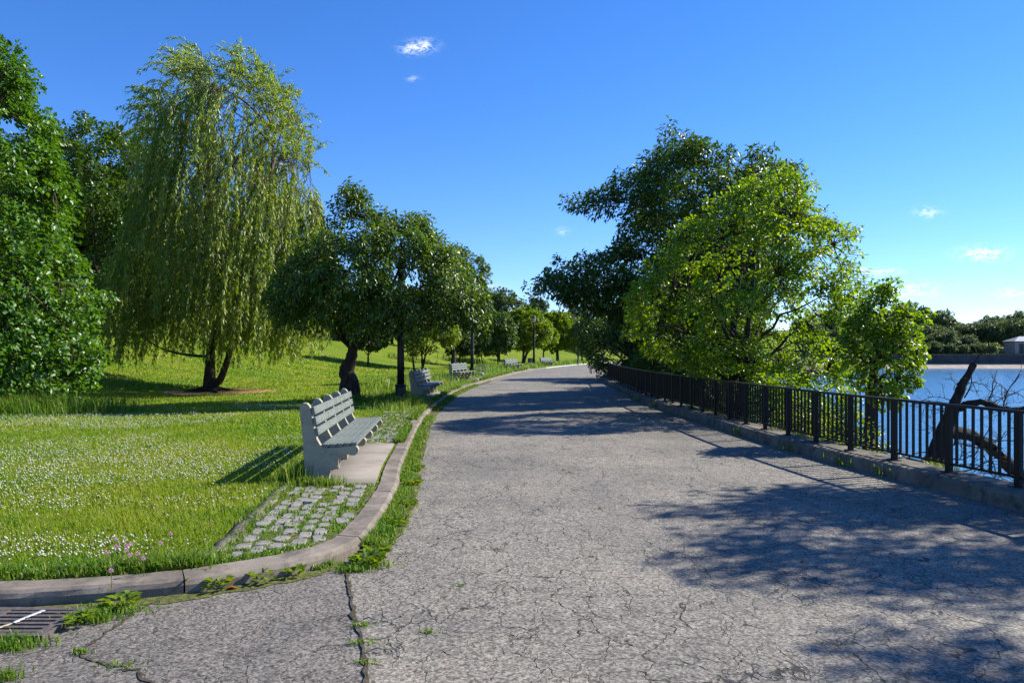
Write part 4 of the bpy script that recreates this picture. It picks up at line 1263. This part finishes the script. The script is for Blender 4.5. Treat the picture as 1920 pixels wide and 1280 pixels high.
shrub('small green sapling at the foot of the fence beside the vine-wrapped tree', 5.15, 11.3, 0.30, 0.32, 34, M['leaf_park'], 441, leaf=(0.06, 0.035), per=16, gap=0.0)
shrub('low weedy bush on the bank between the vine-wrapped tree and the yellow-green tree', 5.2, 13.7, 0.45, 0.45, 55, M['leaf_park'], 442, leaf=(0.07, 0.04), per=20, gap=0.0)
shrub('leafy low branches hanging to the fence top below the yellow-green tree', 6.6, 16.2, 0.95, 1.05, 150, M['leaf_bright'], 431, leaf=(0.10, 0.06))
r = R_(35)   # shaded tree further along the fence
poly = [(1085,632),(1092,604),(1120,584),(1180,572),(1230,600),(1250,650),(1240,690),(1160,690),(1128,688),(1110,660)]
C = outline_clusters(poly, 42.0, 420, 2.6, r, gap=0.1, gf=1.0)
b = np.array([6.9, 42.5, 0.0]); b[2] = bank_z(6.9, 42.5)
build_tree('bank_tree', 'shaded tree at the far end of the fence where the path bends', None, b, C, M['leaf_dark'], M['bark'], r, 0.2, leaf=(0.2, 0.10), per=36, nlimb=14, spread=0.6)

# --- fallen dead tree on the bank
root = empty('dead_tree', (5.35, 10.0, bank_z(5.35, 10.0))); tag(root, 'broken dead tree with bare twigs leaning on the bank behind the fence', 'dead tree')
o0 = np.array([5.35, 10.0, bank_z(5.35, 10.0)])
def dead(nm, pts, radii, k=9, sub=4):
    Cc = catmull(np.asarray(pts), sub); n = len(Cc); T = Tubes()
    Cc[1:-1] += R_(len(Cc) + k).normal(size=(n-2, 3)) * 0.008
    rr = np.interp(np.linspace(0, 1, n), np.linspace(0, 1, len(radii)), radii) * (1 + 0.06*R_(n).normal(size=n))
    T.add(Cc - o0, rr, k); link(nm, T.mesh(nm), M['deadwood'], root)
dead('trunk', [W(1738, 905, 10.0), W(1752, 860, 10.0), W(1772, 805, 10.0), W(1792, 750, 10.0), W(1808, 715, 10.0), W(1826, 683, 10.0)], [0.15, 0.125, 0.098, 0.07, 0.045, 0.04])
dead('limb', [W(1768, 812, 10.0), W(1800, 812, 10.1), W(1840, 826, 10.3), W(1872, 852, 10.5), W(1905, 885, 10.6), W(1960, 915, 10.7)], [0.07, 0.085, 0.08, 0.075, 0.085, 0.09])
dead('limb', [W(1795, 765, 10.0), W(1825, 756, 9.9), W(1852, 756, 9.8), W(1880, 766, 9.7), W(1912, 768, 9.6), W(1990, 755, 9.5)], [0.05, 0.045, 0.04, 0.036, 0.034, 0.03])
r = R_(50)
tw = Tubes()
def twig(p, d, L, rad, depth):
    n = 6; pts = [p]
    for i in range(n):
        d = unit(d + r.normal(size=3)*0.20); pts.append(pts[-1] + d*L/n)
    pts = np.array(pts); tw.add(pts - o0, np.linspace(rad, rad*0.35, n+1), 3)
    if depth > 0:
        for _ in range(3):
            k = int(r.integers(2, n)); twig(pts[k], unit(d + r.normal(size=3)*0.7), L*0.5, rad*0.55, depth-1)
for px, py, Yd, dx, dz, L in ((1800, 740, 10, 0.35, 0.5, 0.45), (1808, 745, 10, 0.8, 0.9, 0.7), (1850, 757, 9.8, 0.7, 0.8, 0.62), (1880, 765, 9.7, 0.5, 0.9, 0.5), (1905, 768, 9.6, 0.9, 0.6, 0.6),
                          (1790, 760, 10, -0.9, 0.35, 0.55), (1780, 785, 10, -0.7, 0.4, 0.45), (1798, 725, 10, -0.5, 0.6, 0.3), (1830, 822, 10.2, 0.6, 0.6, 0.8), (1850, 835, 10.3, 0.9, 0.25, 0.7), (1790, 815, 10.1, 0.5, -0.6, 0.7),
                          (1760, 850, 10, -0.8, 0.1, 0.5), (1870, 850, 10.4, 0.4, 0.7, 0.6), (1820, 815, 10.2, 0.6, -0.7, 0.6), (1775, 860, 10, 0.8, -0.2, 0.7), (1860, 850, 10.4, -0.3, -0.8, 0.5), (1830, 870, 10, 0.9, -0.1, 0.6), (1780, 890, 9.8, 0.9, 0.05, 0.7)):
    twig(W(px, py, Yd), np.array([dx, r.normal()*0.35, dz]), L, 0.012, 2)
    twig(W(px + 8*r.normal(), py + 10 + 8*r.random(), Yd), np.array([dx + 0.5*r.normal(), r.normal()*0.4, dz*0.7]), L*0.9, 0.009, 2)
o = link('twigs', tw.mesh('twigs'), M['deadwood'], root); o['kind'] = 'stuff'

# ------------------------------------------------------------------ trees along the path and on the lawn
def park_tree(label, px, Yb, crown, n, mat, seed, bark='bark', leaf=None, per=32, tr=0.12, stems=1, depth=None, group='trees on the lawn beside the path', gap=0.15, basez=None, layered=0.2, trunk_top=None, name='park_tree'):
    r = R_(seed); crown = np.asarray(crown, float)
    wid = (crown[:, 0].max() - crown[:, 0].min()) * Yb / FPX
    dep = depth or wid * 0.42
    lf = leaf or 0.006 * Yb * 0.55 + 0.02
    C = outline_clusters(crown, Yb, n, dep, r, gap=gap, gf=3.2 / max(1.2, wid * 0.4))
    x = (px - 960) / FPX * Yb; b = np.array([x, Yb, float(lawn_z(x, Yb))])
    C = C[C[:, 2] > b[2] + 0.35]
    return build_tree(name, label, group, b, C, M[mat], M[bark], r, tr, leaf=(lf, lf * 0.58), per=per, nlimb=12, spread=max(0.3, wid * 0.085), stems=stems, layered=layered, droop=0.3, trunk_top=trunk_top)
park_tree('small multi-stemmed light green tree behind the half-shaded bench', 787, 34, [(756,640),(762,605),(790,590),(826,588),(850,605),(858,632),(835,650),(822,640),(800,655),(775,662)], 230, 'leaf_park', 60, tr=0.10, stems=3, leaf=0.11)
park_tree('tall round tree standing behind the cherry crown', 850, 62, [(800,560),(815,500),(850,472),(878,472),(905,488),(916,520),(908,560),(900,610),(850,625),(800,620)], 420, 'leaf_dark', 61, tr=0.2, gap=0.05)
park_tree('dark leafy tree with reddish leaf tuft behind the fourth bench', 936, 66, [(898,640),(902,600),(925,585),(950,592),(966,615),(965,645),(945,660),(920,662)], 260, 'leaf_dark', 62, tr=0.17, leaf=0.2)
park_tree('forked light green tree standing behind the fourth bench', 978, 72, [(945,620),(955,590),(985,578),(1012,590),(1032,612),(1028,640),(1000,652),(975,650),(952,645)], 300, 'leaf_park', 63, tr=0.2, stems=2, leaf=0.22)
park_tree('large dark tree rising above the fourth bench against the sky', 950, 120, [(890,600),(905,565),(925,545),(948,541),(962,556),(982,570),(996,592),(1002,630),(960,650),(900,648)], 420, 'leaf_wood', 64, tr=0.3, leaf=0.42, gap=0.05)
park_tree('broad tree behind the fifth bench near the bend', 1046, 98, [(1010,620),(1016,594),(1040,586),(1062,590),(1076,610),(1078,640),(1058,655),(1025,652)], 300, 'leaf_park', 65, tr=0.22, leaf=0.34)
park_tree('thin pale-trunked tree near the distant lamp post', 1083, 92, [(1062,630),(1068,610),(1088,600),(1104,615),(1108,640),(1095,655),(1070,650)], 170, 'leaf_park', 66, bark='bark_pale', tr=0.13, leaf=0.3)
park_tree('light green tree filling in beside the tall lamp post', 1018, 84, [(1000,640),(1004,612),(1022,602),(1040,615),(1042,640),(1025,652)], 190, 'leaf_park', 67, tr=0.12, leaf=0.26)
for i, (px, Y, sz) in enumerate(((861, 74, 26), (905, 84, 22), (690, 58, 40))):
    bz = float(lawn_z((px-960)/FPX*Y, Y)); gy_ = HOR - (bz - EYE) / Y * FPX
    s_ = sz
    park_tree(['slim young tree on the lawn slope seen right of the third bench', 'slim young tree on the lawn slope left of the fourth bench', 'young tree on the slope seen between the cherry trunk and the lamp'][i], px, Y,
              [(px-s_, gy_-s_*1.7), (px-s_*0.5, gy_-s_*2.5), (px+s_*0.4, gy_-s_*2.55), (px+s_, gy_-s_*1.7), (px+s_*0.7, gy_-s_*0.95), (px-s_*0.7, gy_-s_*0.9)], 170, 'leaf_wood', 70 + i, tr=0.08, leaf=0.25)

# background wood on the hill and round the bend: one tree model per kind, copied
def generic_tree(name, label, group, seed, h, w, mat, bark='bark', n=330, leaf=0.42, per=30):
    r = R_(seed)
    lob = [(0, 0, h*0.60, w*0.42, w*0.42, h*0.34)]
    for k in range(8):
        a = r.uniform(0, 6.28); lob.append((math.cos(a)*w*0.30, math.sin(a)*w*0.30, h*r.uniform(0.32, 0.80), w*0.24, w*0.24, h*0.15))
    C = lobe_clusters(lob, n, r, gap=0.10, gf=1.1)
    C[:, 2] = np.maximum(C[:, 2], h*0.14)
    return build_tree(name, label, group, np.zeros(3), C, M[mat], M[bark], r, 0.22, leaf=(leaf, leaf*0.62), per=per, nlimb=12, spread=w*0.085, droop=0.25)
WL = 'dark green tree in the wood on the hill behind the lawn'
WG = 'wood on the hill behind the lawn'
protoA = generic_tree('woodland_tree', WL, WG, 81, 10.5, 8.0, 'leaf_wood', leaf=0.34, n=420)
protoB = generic_tree('woodland_tree', WL, WG, 82, 8.5, 8.5, 'leaf_dark', leaf=0.34, n=420)
protoC = generic_tree('woodland_tree', WL, WG, 83, 7.0, 7.0, 'leaf_wood', leaf=0.30, n=380)
spots = []
rr = R_(90)
for px, Y, k, s_ in ((-120, 44, 0, 1.15), (20, 56, 1, 1.2), (120, 62, 0, 1.1), (260, 60, 1, 1.1), (330, 66, 0, 1.0), (420, 70, 1, 1.0), (500, 74, 2, 1.0), (570, 78, 1, 0.9), (635, 80, 2, 0.95), (690, 84, 2, 0.9), (735, 90, 1, 0.85),
                     (600, 96, 0, 0.9), (770, 104, 2, 0.95), (815, 112, 1, 0.9), (860, 122, 2, 0.9), (60, 80, 0, 1.3), (200, 84, 0, 1.3), (380, 90, 0, 1.2), (-220, 60, 1, 1.3), (460, 100, 1, 1.2), (700, 120, 0, 0.85)):
    spots.append(((px-960)/FPX*Y, Y, k, s_))
for px, Y, k, s_ in ((905, 150, 2, 0.9), (990, 150, 1, 0.62), (1030, 142, 2, 0.75), (1062, 146, 1, 0.62), (1095, 138, 2, 0.8), (1130, 132, 1, 0.75), (1165, 128, 2, 0.9), (1010, 165, 0, 0.6), (1080, 165, 0, 0.6), (1140, 150, 0, 0.7)):
    spots.append(((px-960)/FPX*Y, Y, k, s_))
used = set()
for x, y, k, s_ in spots:
    p_ = (protoA, protoB, protoC)[k]
    z = float(lawn_z(x, y)) if x < Kbx(y) else 0.0
    lab = ('tall dark green tree in the wood on the hill behind the lawn', 'broad very dark tree in the wood on the hill behind the lawn', 'smaller rounded tree in the wood on the hill behind the lawn')[k] if y < 125 else ('tall tree in the green belt closing the view beyond the bend', 'broad dark tree in the green belt closing the view beyond the bend', 'small rounded tree in the green belt closing the view beyond the bend')[k]
    grp = WG if y < 125 else 'trees beyond the bend of the path'
    rz_ = float(rr.uniform(0, 6.28)); sc = (s_*float(rr.uniform(.9, 1.1)), s_*float(rr.uniform(.9, 1.1)), s_*float(rr.uniform(.92, 1.08)))
    if k not in used:
        used.add(k); p_.location = (x, y, z - 0.1); p_.rotation_euler = (0, 0, rz_); p_.scale = sc; p_['label'] = lab; p_['group'] = grp
    else: copy_tree(p_, (x, y, z - 0.1), rz_, sc, lab, grp)

# wooded far shore
FL = 'tree in the dense wood on the far shore of the reservoir'; FG = 'wood on the far shore'
f1 = generic_tree('far_tree', FL, FG, 85, 9.5, 9.5, 'leaf_far', n=240, leaf=0.62, per=22)
f2 = generic_tree('far_tree', FL, FG, 86, 11.0, 9.0, 'leaf_far', n=240, leaf=0.62, per=22)
first = {0: True, 1: True}
k = 0
for rowy, step, s0, zoff in ((FAR_Y + 9.5, 3.2, 0.42, -0.9), (FAR_Y + 14, 4.6, 0.66, -0.8), (FAR_Y + 22, 5.2, 0.92, -0.4), (FAR_Y + 34, 5.6, 1.08, 0.2)):
    x = 78.0 + 2 * k
    while x < 176:
        kk_ = int(rr.integers(2)); s_ = s0 * float(rr.uniform(0.85, 1.15)); yy = rowy + float(rr.uniform(-1, 1)) * (0.8 if rowy < FAR_Y + 12 else 2.2)
        if not (rowy < FAR_Y + 18 and 120 < x < 144):
            loc = (x, yy, fz(x, yy) + zoff - 0.3); rz_ = float(rr.uniform(0, 6.28)); sc = (s_*1.05, s_*1.05, s_*float(rr.uniform(0.9, 1.1)))
            p_ = (f1, f2)[kk_]; fl_ = ('low bushy tree right above the far retaining wall', 'medium tree in the front rank of the wood across the water', 'tall tree in the middle of the wood across the water', 'tallest back-rank tree on the ridge of the wood across the water')[k]
            if first[kk_]: first[kk_] = False; p_.location = loc; p_.rotation_euler = (0, 0, rz_); p_.scale = sc; p_['label'] = fl_
            else: copy_tree(p_, loc, rz_, sc, fl_)
        x += step * float(rr.uniform(0.8, 1.2))
    k += 1

# ------------------------------------------------------------------ grass, clover and weeds
def blades(P, h, w, r, lean=0.5):
    n = len(P); a = r.uniform(0, 2*math.pi, n); d = np.stack([np.cos(a), np.sin(a), np.zeros(n)], 1)
    s = np.stack([-np.sin(a), np.cos(a), np.zeros(n)], 1)
    h = h[:, None]; w = w[:, None]; ln = (lean * r.random(n))[:, None]
    b0 = P - s*w*0.5; b1 = P + s*w*0.5
    m0 = P + d*h*ln*0.35 + np.array([0, 0, 1])*h*0.6
    m_a = m0 - s*w*0.4; m_b = m0 + s*w*0.4
    tip = P + d*h*ln*1.1 + np.array([0, 0, 1])*h*(1 - 0.35*ln)
    V = np.stack([b0, b1, m_b, m_a, tip], 1).reshape(-1, 3)
    k = np.arange(n)[:, None]*5
    return V, k + np.array([[0, 1, 2, 3]]), k + np.array([[3, 2, 4]])
def grass_obj(name, P, h, w, mat, r, lean=0.5):
    V, Q, Tt = blades(P, h, w, r, lean)
    o = link(name, mesh_np(name, V, [Q, Tt]), mat); tag(o, kind='stuff'); return o
r = R_(101)
def lawn_scatter(y0, y1, dens, margin=1.12, dmax=40):
    """random lawn points in a depth band, only where the lens (with a margin) can see"""
    xl = -0.667*y1*margin - 1.0
    n = int((y1 - y0) * (0 - xl) * dens)
    y = r.uniform(y0, y1, n); x = r.uniform(xl, 12 if y1 > 50 else 0, n) if y1 > 50 else r.uniform(xl, 0, n)
    ok = (x < Kbx(y) - 0.0) & (x > -0.667*y*margin - 1.0)
    inpav = (x > Ex(y) - 0.06) & (y > 4.6) & (y < 62)
    ok &= ~inpav
    ok &= ~((((x - WIL[0]-0.55)/1.9)**2 + ((y - WIL[1]+0.5)/1.8)**2 < 1.0) & (r.random(n) < 0.93))
    x, y = x[ok], y[ok]
    return np.stack([x, y, lawn_z(x, y)], 1)
Ps, hs, ws = [], [], []
for y0, y1, dens, h, w in ((3.6, 6.5, 5200, 0.062, 0.0055), (6.5, 9.5, 3400, 0.060, 0.0065), (9.5, 14, 1900, 0.060, 0.009), (14, 20, 950, 0.062, 0.013), (20, 28, 480, 0.07, 0.020), (28, 40, 200, 0.08, 0.032), (40, 62, 70, 0.10, 0.055)):
    P = lawn_scatter(y0, y1, dens)
    pn = snoise(P, 1.1)
    Ps.append(P); hs.append(h*(0.55 + 0.7*r.random(len(P)))*(1 + 0.35*np.clip(pn, -1, 1))); ws.append(w*(0.7 + 0.6*r.random(len(P))))
grass_obj('lawn_grass', np.concatenate(Ps), np.concatenate(hs), np.concatenate(ws), M['blade'], r, 0.8)
# taller growth: beside the kerb, round bench feet, lamp feet, tree bases and under the maple
Ps, hs, ws = [], [], []
def tufts(cx, cy, sx, sy, n, h, w, zf=None):
    x = cx + r.normal(size=n)*sx; y = cy + r.normal(size=n)*sy
    ok = (x < Kbx(y) - 0.01)
    x, y = x[ok], y[ok]
    Ps.append(np.stack([x, y, lawn_z(x, y)], 1)); hs.append(h*(0.4 + 0.8*r.random(len(x)))); ws.append(w*(0.7 + 0.6*r.random(len(x))))
for i in range(46):                                     # lush clover edge by the kerb corner
    t = r.uniform(-4.6, -2.05); yk = np.interp(t, K[:, 0][:150], K[:, 1][:150])
    tufts(t, yk + 0.30 + 0.12*r.random(), 0.09, 0.07, 130, 0.11, 0.008)
tufts(-2.33, 8.35, 0.10, 0.16, 350, 0.30, 0.007); tufts(-2.5, 9.6, 0.05, 0.7, 500, 0.18, 0.007); tufts(-2.05, 8.1, 0.14, 0.06, 500, 0.12, 0.008)
tufts(-3.13, 21.6, 0.35, 0.35, 700, 0.26, 0.016); tufts(-2.9, 19.9, 0.3, 1.0, 1500, 0.26, 0.014); tufts(-4.65, 21.8, 0.5, 0.5, 900, 0.28, 0.014); tufts(-3.6, 24, 0.25, 1.4, 900, 0.25, 0.015)
tufts(-4.3, 31, 0.8, 2.5, 1800, 0.5, 0.022); tufts(-3.6, 38.5, 0.4, 1.6, 900, 0.4, 0.025); tufts(-2.6, 45, 0.5, 1.2, 700, 0.4, 0.03); tufts(-1.4, 56, 0.8, 3.5, 1200, 0.45, 0.035); tufts(1.6, 70, 0.7, 3, 900, 0.5, 0.04)
tufts(-1.2, 61, 0.6, 2, 700, 0.6, 0.04); tufts(4.6, 84, 1.2, 4, 900, 0.5, 0.05); tufts(9, 100, 1.5, 3, 700, 0.5, 0.06)
for i in range(10): tufts(-14.2 + i*0.5, 17.6 + 0.3*r.normal(), 0.45, 0.5, 500, 0.5, 0.013)
tufts(-9.6, 72, 1.0, 0.8, 500, 0.6, 0.05); tufts(-4.6, 84, 1.6, 0.9, 700, 0.7, 0.05)
grass_obj('tall_grass', np.concatenate(Ps), np.concatenate(hs), np.concatenate(ws), M['weed'], r, 0.9)
n = 2600
y = r.uniform(4.95, 17.5, n); side = r.random(n) < 0.6
x = Ex(y) + np.where(side, -0.06 + 0.05*r.random(n), 0.05 + 0.05*r.random(n)); ok = (snoise(np.stack([x*3, y, 0*x], 1), 3.2) > -0.1) & ((y < 8.1) | (y > 11.8))
x, y = x[ok], y[ok]
g_edge = (np.stack([x, y, np.full(len(x), 0.088)], 1), 0.085*(0.4 + 0.8*r.random(len(x))), (0.006 + 0.0004*y)*(0.7 + 0.6*r.random(len(x))))
# grass in the paving joints and along the pavement side of the kerb
Ps, hs, ws = [g_edge[0]], [g_edge[1]], [g_edge[2]]
for y0, y1, n, h in ((4.75, 8.15, 13000, 0.030), (11.75, 17.6, 14000, 0.04), (17.6, 22, 3500, 0.07), (26.4, 37, 3500, 0.09), (41, 58, 3500, 0.12)):
    y = r.uniform(y0, y1, n); l = Ex(y); rt = Kbx(y); x = l + (rt - l)*r.random(n)
    ok = (rt > l) & ((snoise(np.stack([x, y, 0*x], 1), 7.0) > -0.25) | (r.random(n) < 0.25)); x, y = x[ok], y[ok]
    if y0 < 12:
        free = r.random(len(x)) < 0.06
        near_any = np.zeros(len(x), bool)
        for qx, qy in COB_POS: near_any |= (np.abs(x - qx) < 0.047) & (np.abs(y - qy) < 0.092)
        free |= ~near_any; x, y = x[free], y[free]
    Ps.append(np.stack([x, y, np.full(len(x), 0.092)], 1)); hs.append(h*(0.4 + 0.9*r.random(len(x)))); ws.append((0.006 + 0.0006*y)*(0.7 + 0.6*r.random(len(x))))
n = 9000                                              # grass leaning over the kerb top farther along
y = 11.8 + (60 - 11.8)*r.random(n)**1.3; x = Kx(y) - 0.24 + 0.16*r.random(n)**2
ok = snoise(np.stack([0*y, y, 0*y], 1), 1.7) > -0.3; x, y = x[ok], y[ok]
Ps.append(np.stack([x, y, np.full(len(x), 0.10)], 1)); hs.append((0.06 + 0.002*y)*(0.5 + 0.9*r.random(len(y)))); ws.append((0.007 + 0.0007*y)*(0.7 + 0.6*r.random(len(y))))
n = 16000
y = 5.75 + (34 - 5.75) * r.random(n) ** 1.4; dd = np.abs(r.normal(size=n))*0.08
ok = snoise(np.stack([0*y, y, 0*y], 1), 3.0) > -0.75; y, dd = y[ok], dd[ok]
Ps.append(np.stack([Kx(y) + 0.01 + dd, y, np.full(len(y), 0.014)], 1)); hs.append((0.075 - 0.1*np.clip(dd, 0, 0.45)) * (0.5 + 0.9*r.random(len(y)))); ws.append((0.006 + 0.0006*y)*(0.7 + 0.6*r.random(len(y))))
n = 2600
xk = r.uniform(-6, -1.25, n); yk = np.interp(xk, K[:, 0][:130], K[:, 1][:130]) - 0.015 - np.abs(r.normal(size=n))*0.03
ok = snoise(np.stack([xk, yk, 0*xk], 1), 6.0) > 0.1
Ps.append(np.stack([xk, yk, np.full(n, 0.004)], 1)[ok]); hs.append((0.03 + 0.03*r.random(n))[ok]); ws.append(np.full(n, 0.008)[ok])
for cx, cy, s_, n, h in ((-2.34, 4.28, 0.05, 380, 0.06), (-2.60, 3.91, 0.08, 700, 0.055), (-2.85, 3.90, 0.10, 500, 0.06), (-2.30, 4.42, 0.08, 400, 0.05), (-2.35, 3.52, 0.04, 160, 0.06), (-2.55, 3.48, 0.05, 220, 0.06), (-2.14, 3.82, 0.02, 60, 0.03), (-1.86, 3.66, 0.04, 60, 0.025),
                         (-1.08, 5.25, 0.05, 300, 0.05), (-1.0, 5.35, 0.06, 300, 0.06), (-0.83, 4.2, 0.03, 60, 0.03), (-0.76, 3.95, 0.03, 60, 0.025), (-0.45, 4.1, 0.02, 30, 0.025), (-0.33, 4.9, 0.02, 25, 0.02), (-0.7, 3.7, 0.03, 50, 0.02)):
    x = cx + r.normal(size=n)*s_*1.3; y = cy + r.normal(size=n)*s_*0.6
    Ps.append(np.stack([x, y, np.full(n, 0.004)], 1)); hs.append(h*(0.4 + 0.8*r.random(n))); ws.append(np.full(n, 0.0065))
for i in range(26):                                   # weeds on and behind the plinth
    y = r.uniform(7.5, 30); x = Rx(y) + (0.02 if i % 3 == 0 else 0.50); n = 60
    Ps.append(np.stack([x + r.normal(size=n)*0.06, y + r.normal(size=n)*0.12, np.full(n, 0.012 if i % 3 == 0 else 0.09)], 1)); hs.append(0.14*(0.4 + r.random(n))); ws.append(np.full(n, 0.010))
grass_obj('weeds', np.concatenate(Ps), np.concatenate(hs), np.concatenate(ws), M['weed'], r, 1.0)
# broad-leaved weeds at the kerb foot
B_, D_, N_, L_ = [], [], [], []
for cx, cy, rad, n in ((-1.02, 5.42, 0.10, 90), (-0.98, 5.62, 0.07, 50), (-1.45, 5.12, 0.05, 26), (-1.62, 5.0, 0.05, 24), (-1.85, 4.83, 0.06, 34), (-2.28, 4.48, 0.07, 50), (-2.36, 4.2, 0.05, 30), (-1.0, 6.6, 0.10, 80), (-1.03, 7.4, 0.10, 80), (-1.12, 8.6, 0.10, 80), (-1.22, 9.6, 0.12, 90)):
    a = r.uniform(0, 6.28, n); rr_ = rad*np.sqrt(r.random(n))
    B_.append(np.stack([cx + rr_*np.cos(a), cy + rr_*np.sin(a), 0.015 + 0.05*r.random(n)], 1)); D_.append(np.stack([np.cos(a), np.sin(a), 0.3 + 0.4*r.random(n)], 1)); N_.append(np.stack([r.normal(size=n)*0.3, r.normal(size=n)*0.3, np.ones(n)], 1)); L_.append(0.035 + 0.035*r.random(n))
# clover leaves through the near lawn
n = 9000
y = r.uniform(4.4, 9.0, n); x = r.uniform(-6.6, -1.9, n); ok = (x < Kbx(y) - 0.03) & ~((x > Ex(y) - 0.06) & (y > 4.75)); ok &= snoise(np.stack([x, y, 0*x], 1), 1.6) > -0.2
x, y = x[ok], y[ok]; n = len(x); a = r.uniform(0, 6.28, n)
B_.append(np.stack([x, y, lawn_z(x, y) + 0.02 + 0.05*r.random(n)], 1)); D_.append(np.stack([np.cos(a), np.sin(a), 0.1*r.normal(size=n)], 1)); N_.append(np.stack([r.normal(size=n)*0.35, r.normal(size=n)*0.35, np.ones(n)], 1)); L_.append(0.018 + 0.016*r.random(n))
L_ = np.concatenate(L_); V, F = leaf_arrays(np.concatenate(B_), np.concatenate(D_), np.concatenate(N_), L_, L_*0.72)
o = link('broadleaf_weeds', mesh_np('broadleaf_weeds', V, [F]), M['leaf_park']); tag(o, kind='stuff')
# white clover heads: little faceted balls
ico = [(0,0,1),(0.9,0,0.2),(0.28,0.85,0.2),(-0.73,0.53,0.2),(-0.73,-0.53,0.2),(0.28,-0.85,0.2),(0,0,-0.7)]
icf = [(0,1,2),(0,2,3),(0,3,4),(0,4,5),(0,5,1),(6,2,1),(6,3,2),(6,4,3),(6,5,4),(6,1,5)]
n = 30000
y = 4.4 + 16*r.random(n)**1.25; x = -0.72*y*r.random(n) - 0.3
ok = (x < Kbx(y) - 0.05) & ~((x > Ex(y) - 0.06)); P = np.stack([x, y, 0*x], 1)
ok &= (1.2*snoise(P, 0.8) + 0.9*snoise(P, 3.1) + 0.5*r.normal(size=n) > 0.42) & (x > -0.70*y - 0.5)
x, y = x[ok], y[ok]; n = len(x)
c = np.stack([x, y, lawn_z(x, y) + 0.04 + 0.04*r.random(n)], 1); s_ = (0.0048 + 0.0062*r.random(n)**1.5) * (1 + 0.03*y)
V = (c[:, None, :] + np.array(ico)[None]*s_[:, None, None]).reshape(-1, 3); F = (np.arange(n)[:, None, None]*7 + np.array(icf)[None]).reshape(-1, 3)
o = link('white_clover', mesh_np('white_clover', V, [F]), M['clover']); tag(o, kind='stuff')
# the few pink clover heads by the kerb
mb = MB()
mb.tube([(0, 0, 0), (0.004, 0.002, 0.06), (0.002, 0, 0.118)], [0.0022]*3, 4); stem_me = mb.mesh('stem'); stem_me.materials.append(M['weed'])
hv = []
hf = []
for i in range(34):
    t = (i + 0.5)/34; ph = i*2.4; zz_ = 1 - 1.7*t; rr_ = math.sqrt(max(0, 1 - zz_*zz_)); d = np.array([rr_*math.cos(ph), rr_*math.sin(ph), zz_]); s_ = unit(np.cross(d, [0.3, 0.2, 1.0]))
    b_ = len(hv); hv += [tuple(d*0.006 + [0, 0, 0.125]), tuple(d*0.013 + s_*0.0035 + [0, 0, 0.125]), tuple(d*0.0165 + [0, 0, 0.127]), tuple(d*0.013 - s_*0.0035 + [0, 0, 0.125])]; hf.append((b_, b_+1, b_+2, b_+3))
head_me = bpy.data.meshes.new('flower_head'); head_me.from_pydata(hv, [], hf); head_me.materials.append(M['clover_pink'])
for px, py in ((320, 1002), (301, 1020), (218, 1012), (236, 1024), (245, 1022), (218, 1026), (200, 1038), (237, 1033), (254, 1058), (191, 1082), (258, 1040), (243, 1044)):
    Yp = 1.30*FPX/(py - HOR) ; xx = (px-960)/FPX*Yp; 
    if xx > Kbx(Yp) - 0.03: Yp += 0.1
    ro = empty('pink_clover', (xx, Yp, float(lawn_z(xx, Yp)))); tag(ro, 'pink clover flower in the lush grass by the kerb corner', 'flower', 'pink clover flowers by the kerb')
    link('stem', stem_me, None, ro); link('flower_head', head_me, None, ro)
# small litter on the pavement: an orange leaf and a few twigs
def fallen(name, label, cat, x, y, L, w, mat, rz_):
    V, F = leaf_arrays(np.array([[0, 0, 0.010]]), np.array([[1.0, 0, 0.05]]), np.array([[0, 0.2, 1.0]]), np.array([L]), np.array([w]), 0.25, 0.1)
    o = link(name, mesh_np(name, V, [F]), mat); o.location = (x, y, 0.0); o.rotation_euler = (0, 0, rz_); tag(o, label, cat)
fallen('fallen_leaf', 'orange fallen leaf in the gutter under the kerb', 'leaf', -1.80, 4.83, 0.075, 0.05, simple('orange_leaf', (0.55, 0.16, 0.03), 0.6), 0.3)
r = R_(7)
for x, y, L, a, lab in ((-0.98, 3.85, 0.16, 0.4, 'short dry twig lying on the dark side path'), (-0.72, 3.82, 0.13, 0.2, 'dry twig lying across the soil-filled pavement joint'), (-0.83, 4.28, 0.09, -0.2, 'small dry twig in the pavement joint near the kerb'), (-0.62, 5.9, 0.2, 0.7, 'thin dry stalk lying on the road near the kerb corner')):
    T = Tubes(); P = np.array([[0, 0, 0.012], [L*0.35, 0.012, 0.020], [L*0.7, -0.004, 0.016], [L, 0.015, 0.012]]); T.add(P, [0.004, 0.0035, 0.003, 0.002], 5)
    o = link('twig', T.mesh('twig'), M['bark_pale']); o.location = (x, y, 0); o.rotation_euler = (0, 0, a); tag(o, lab, 'twig')
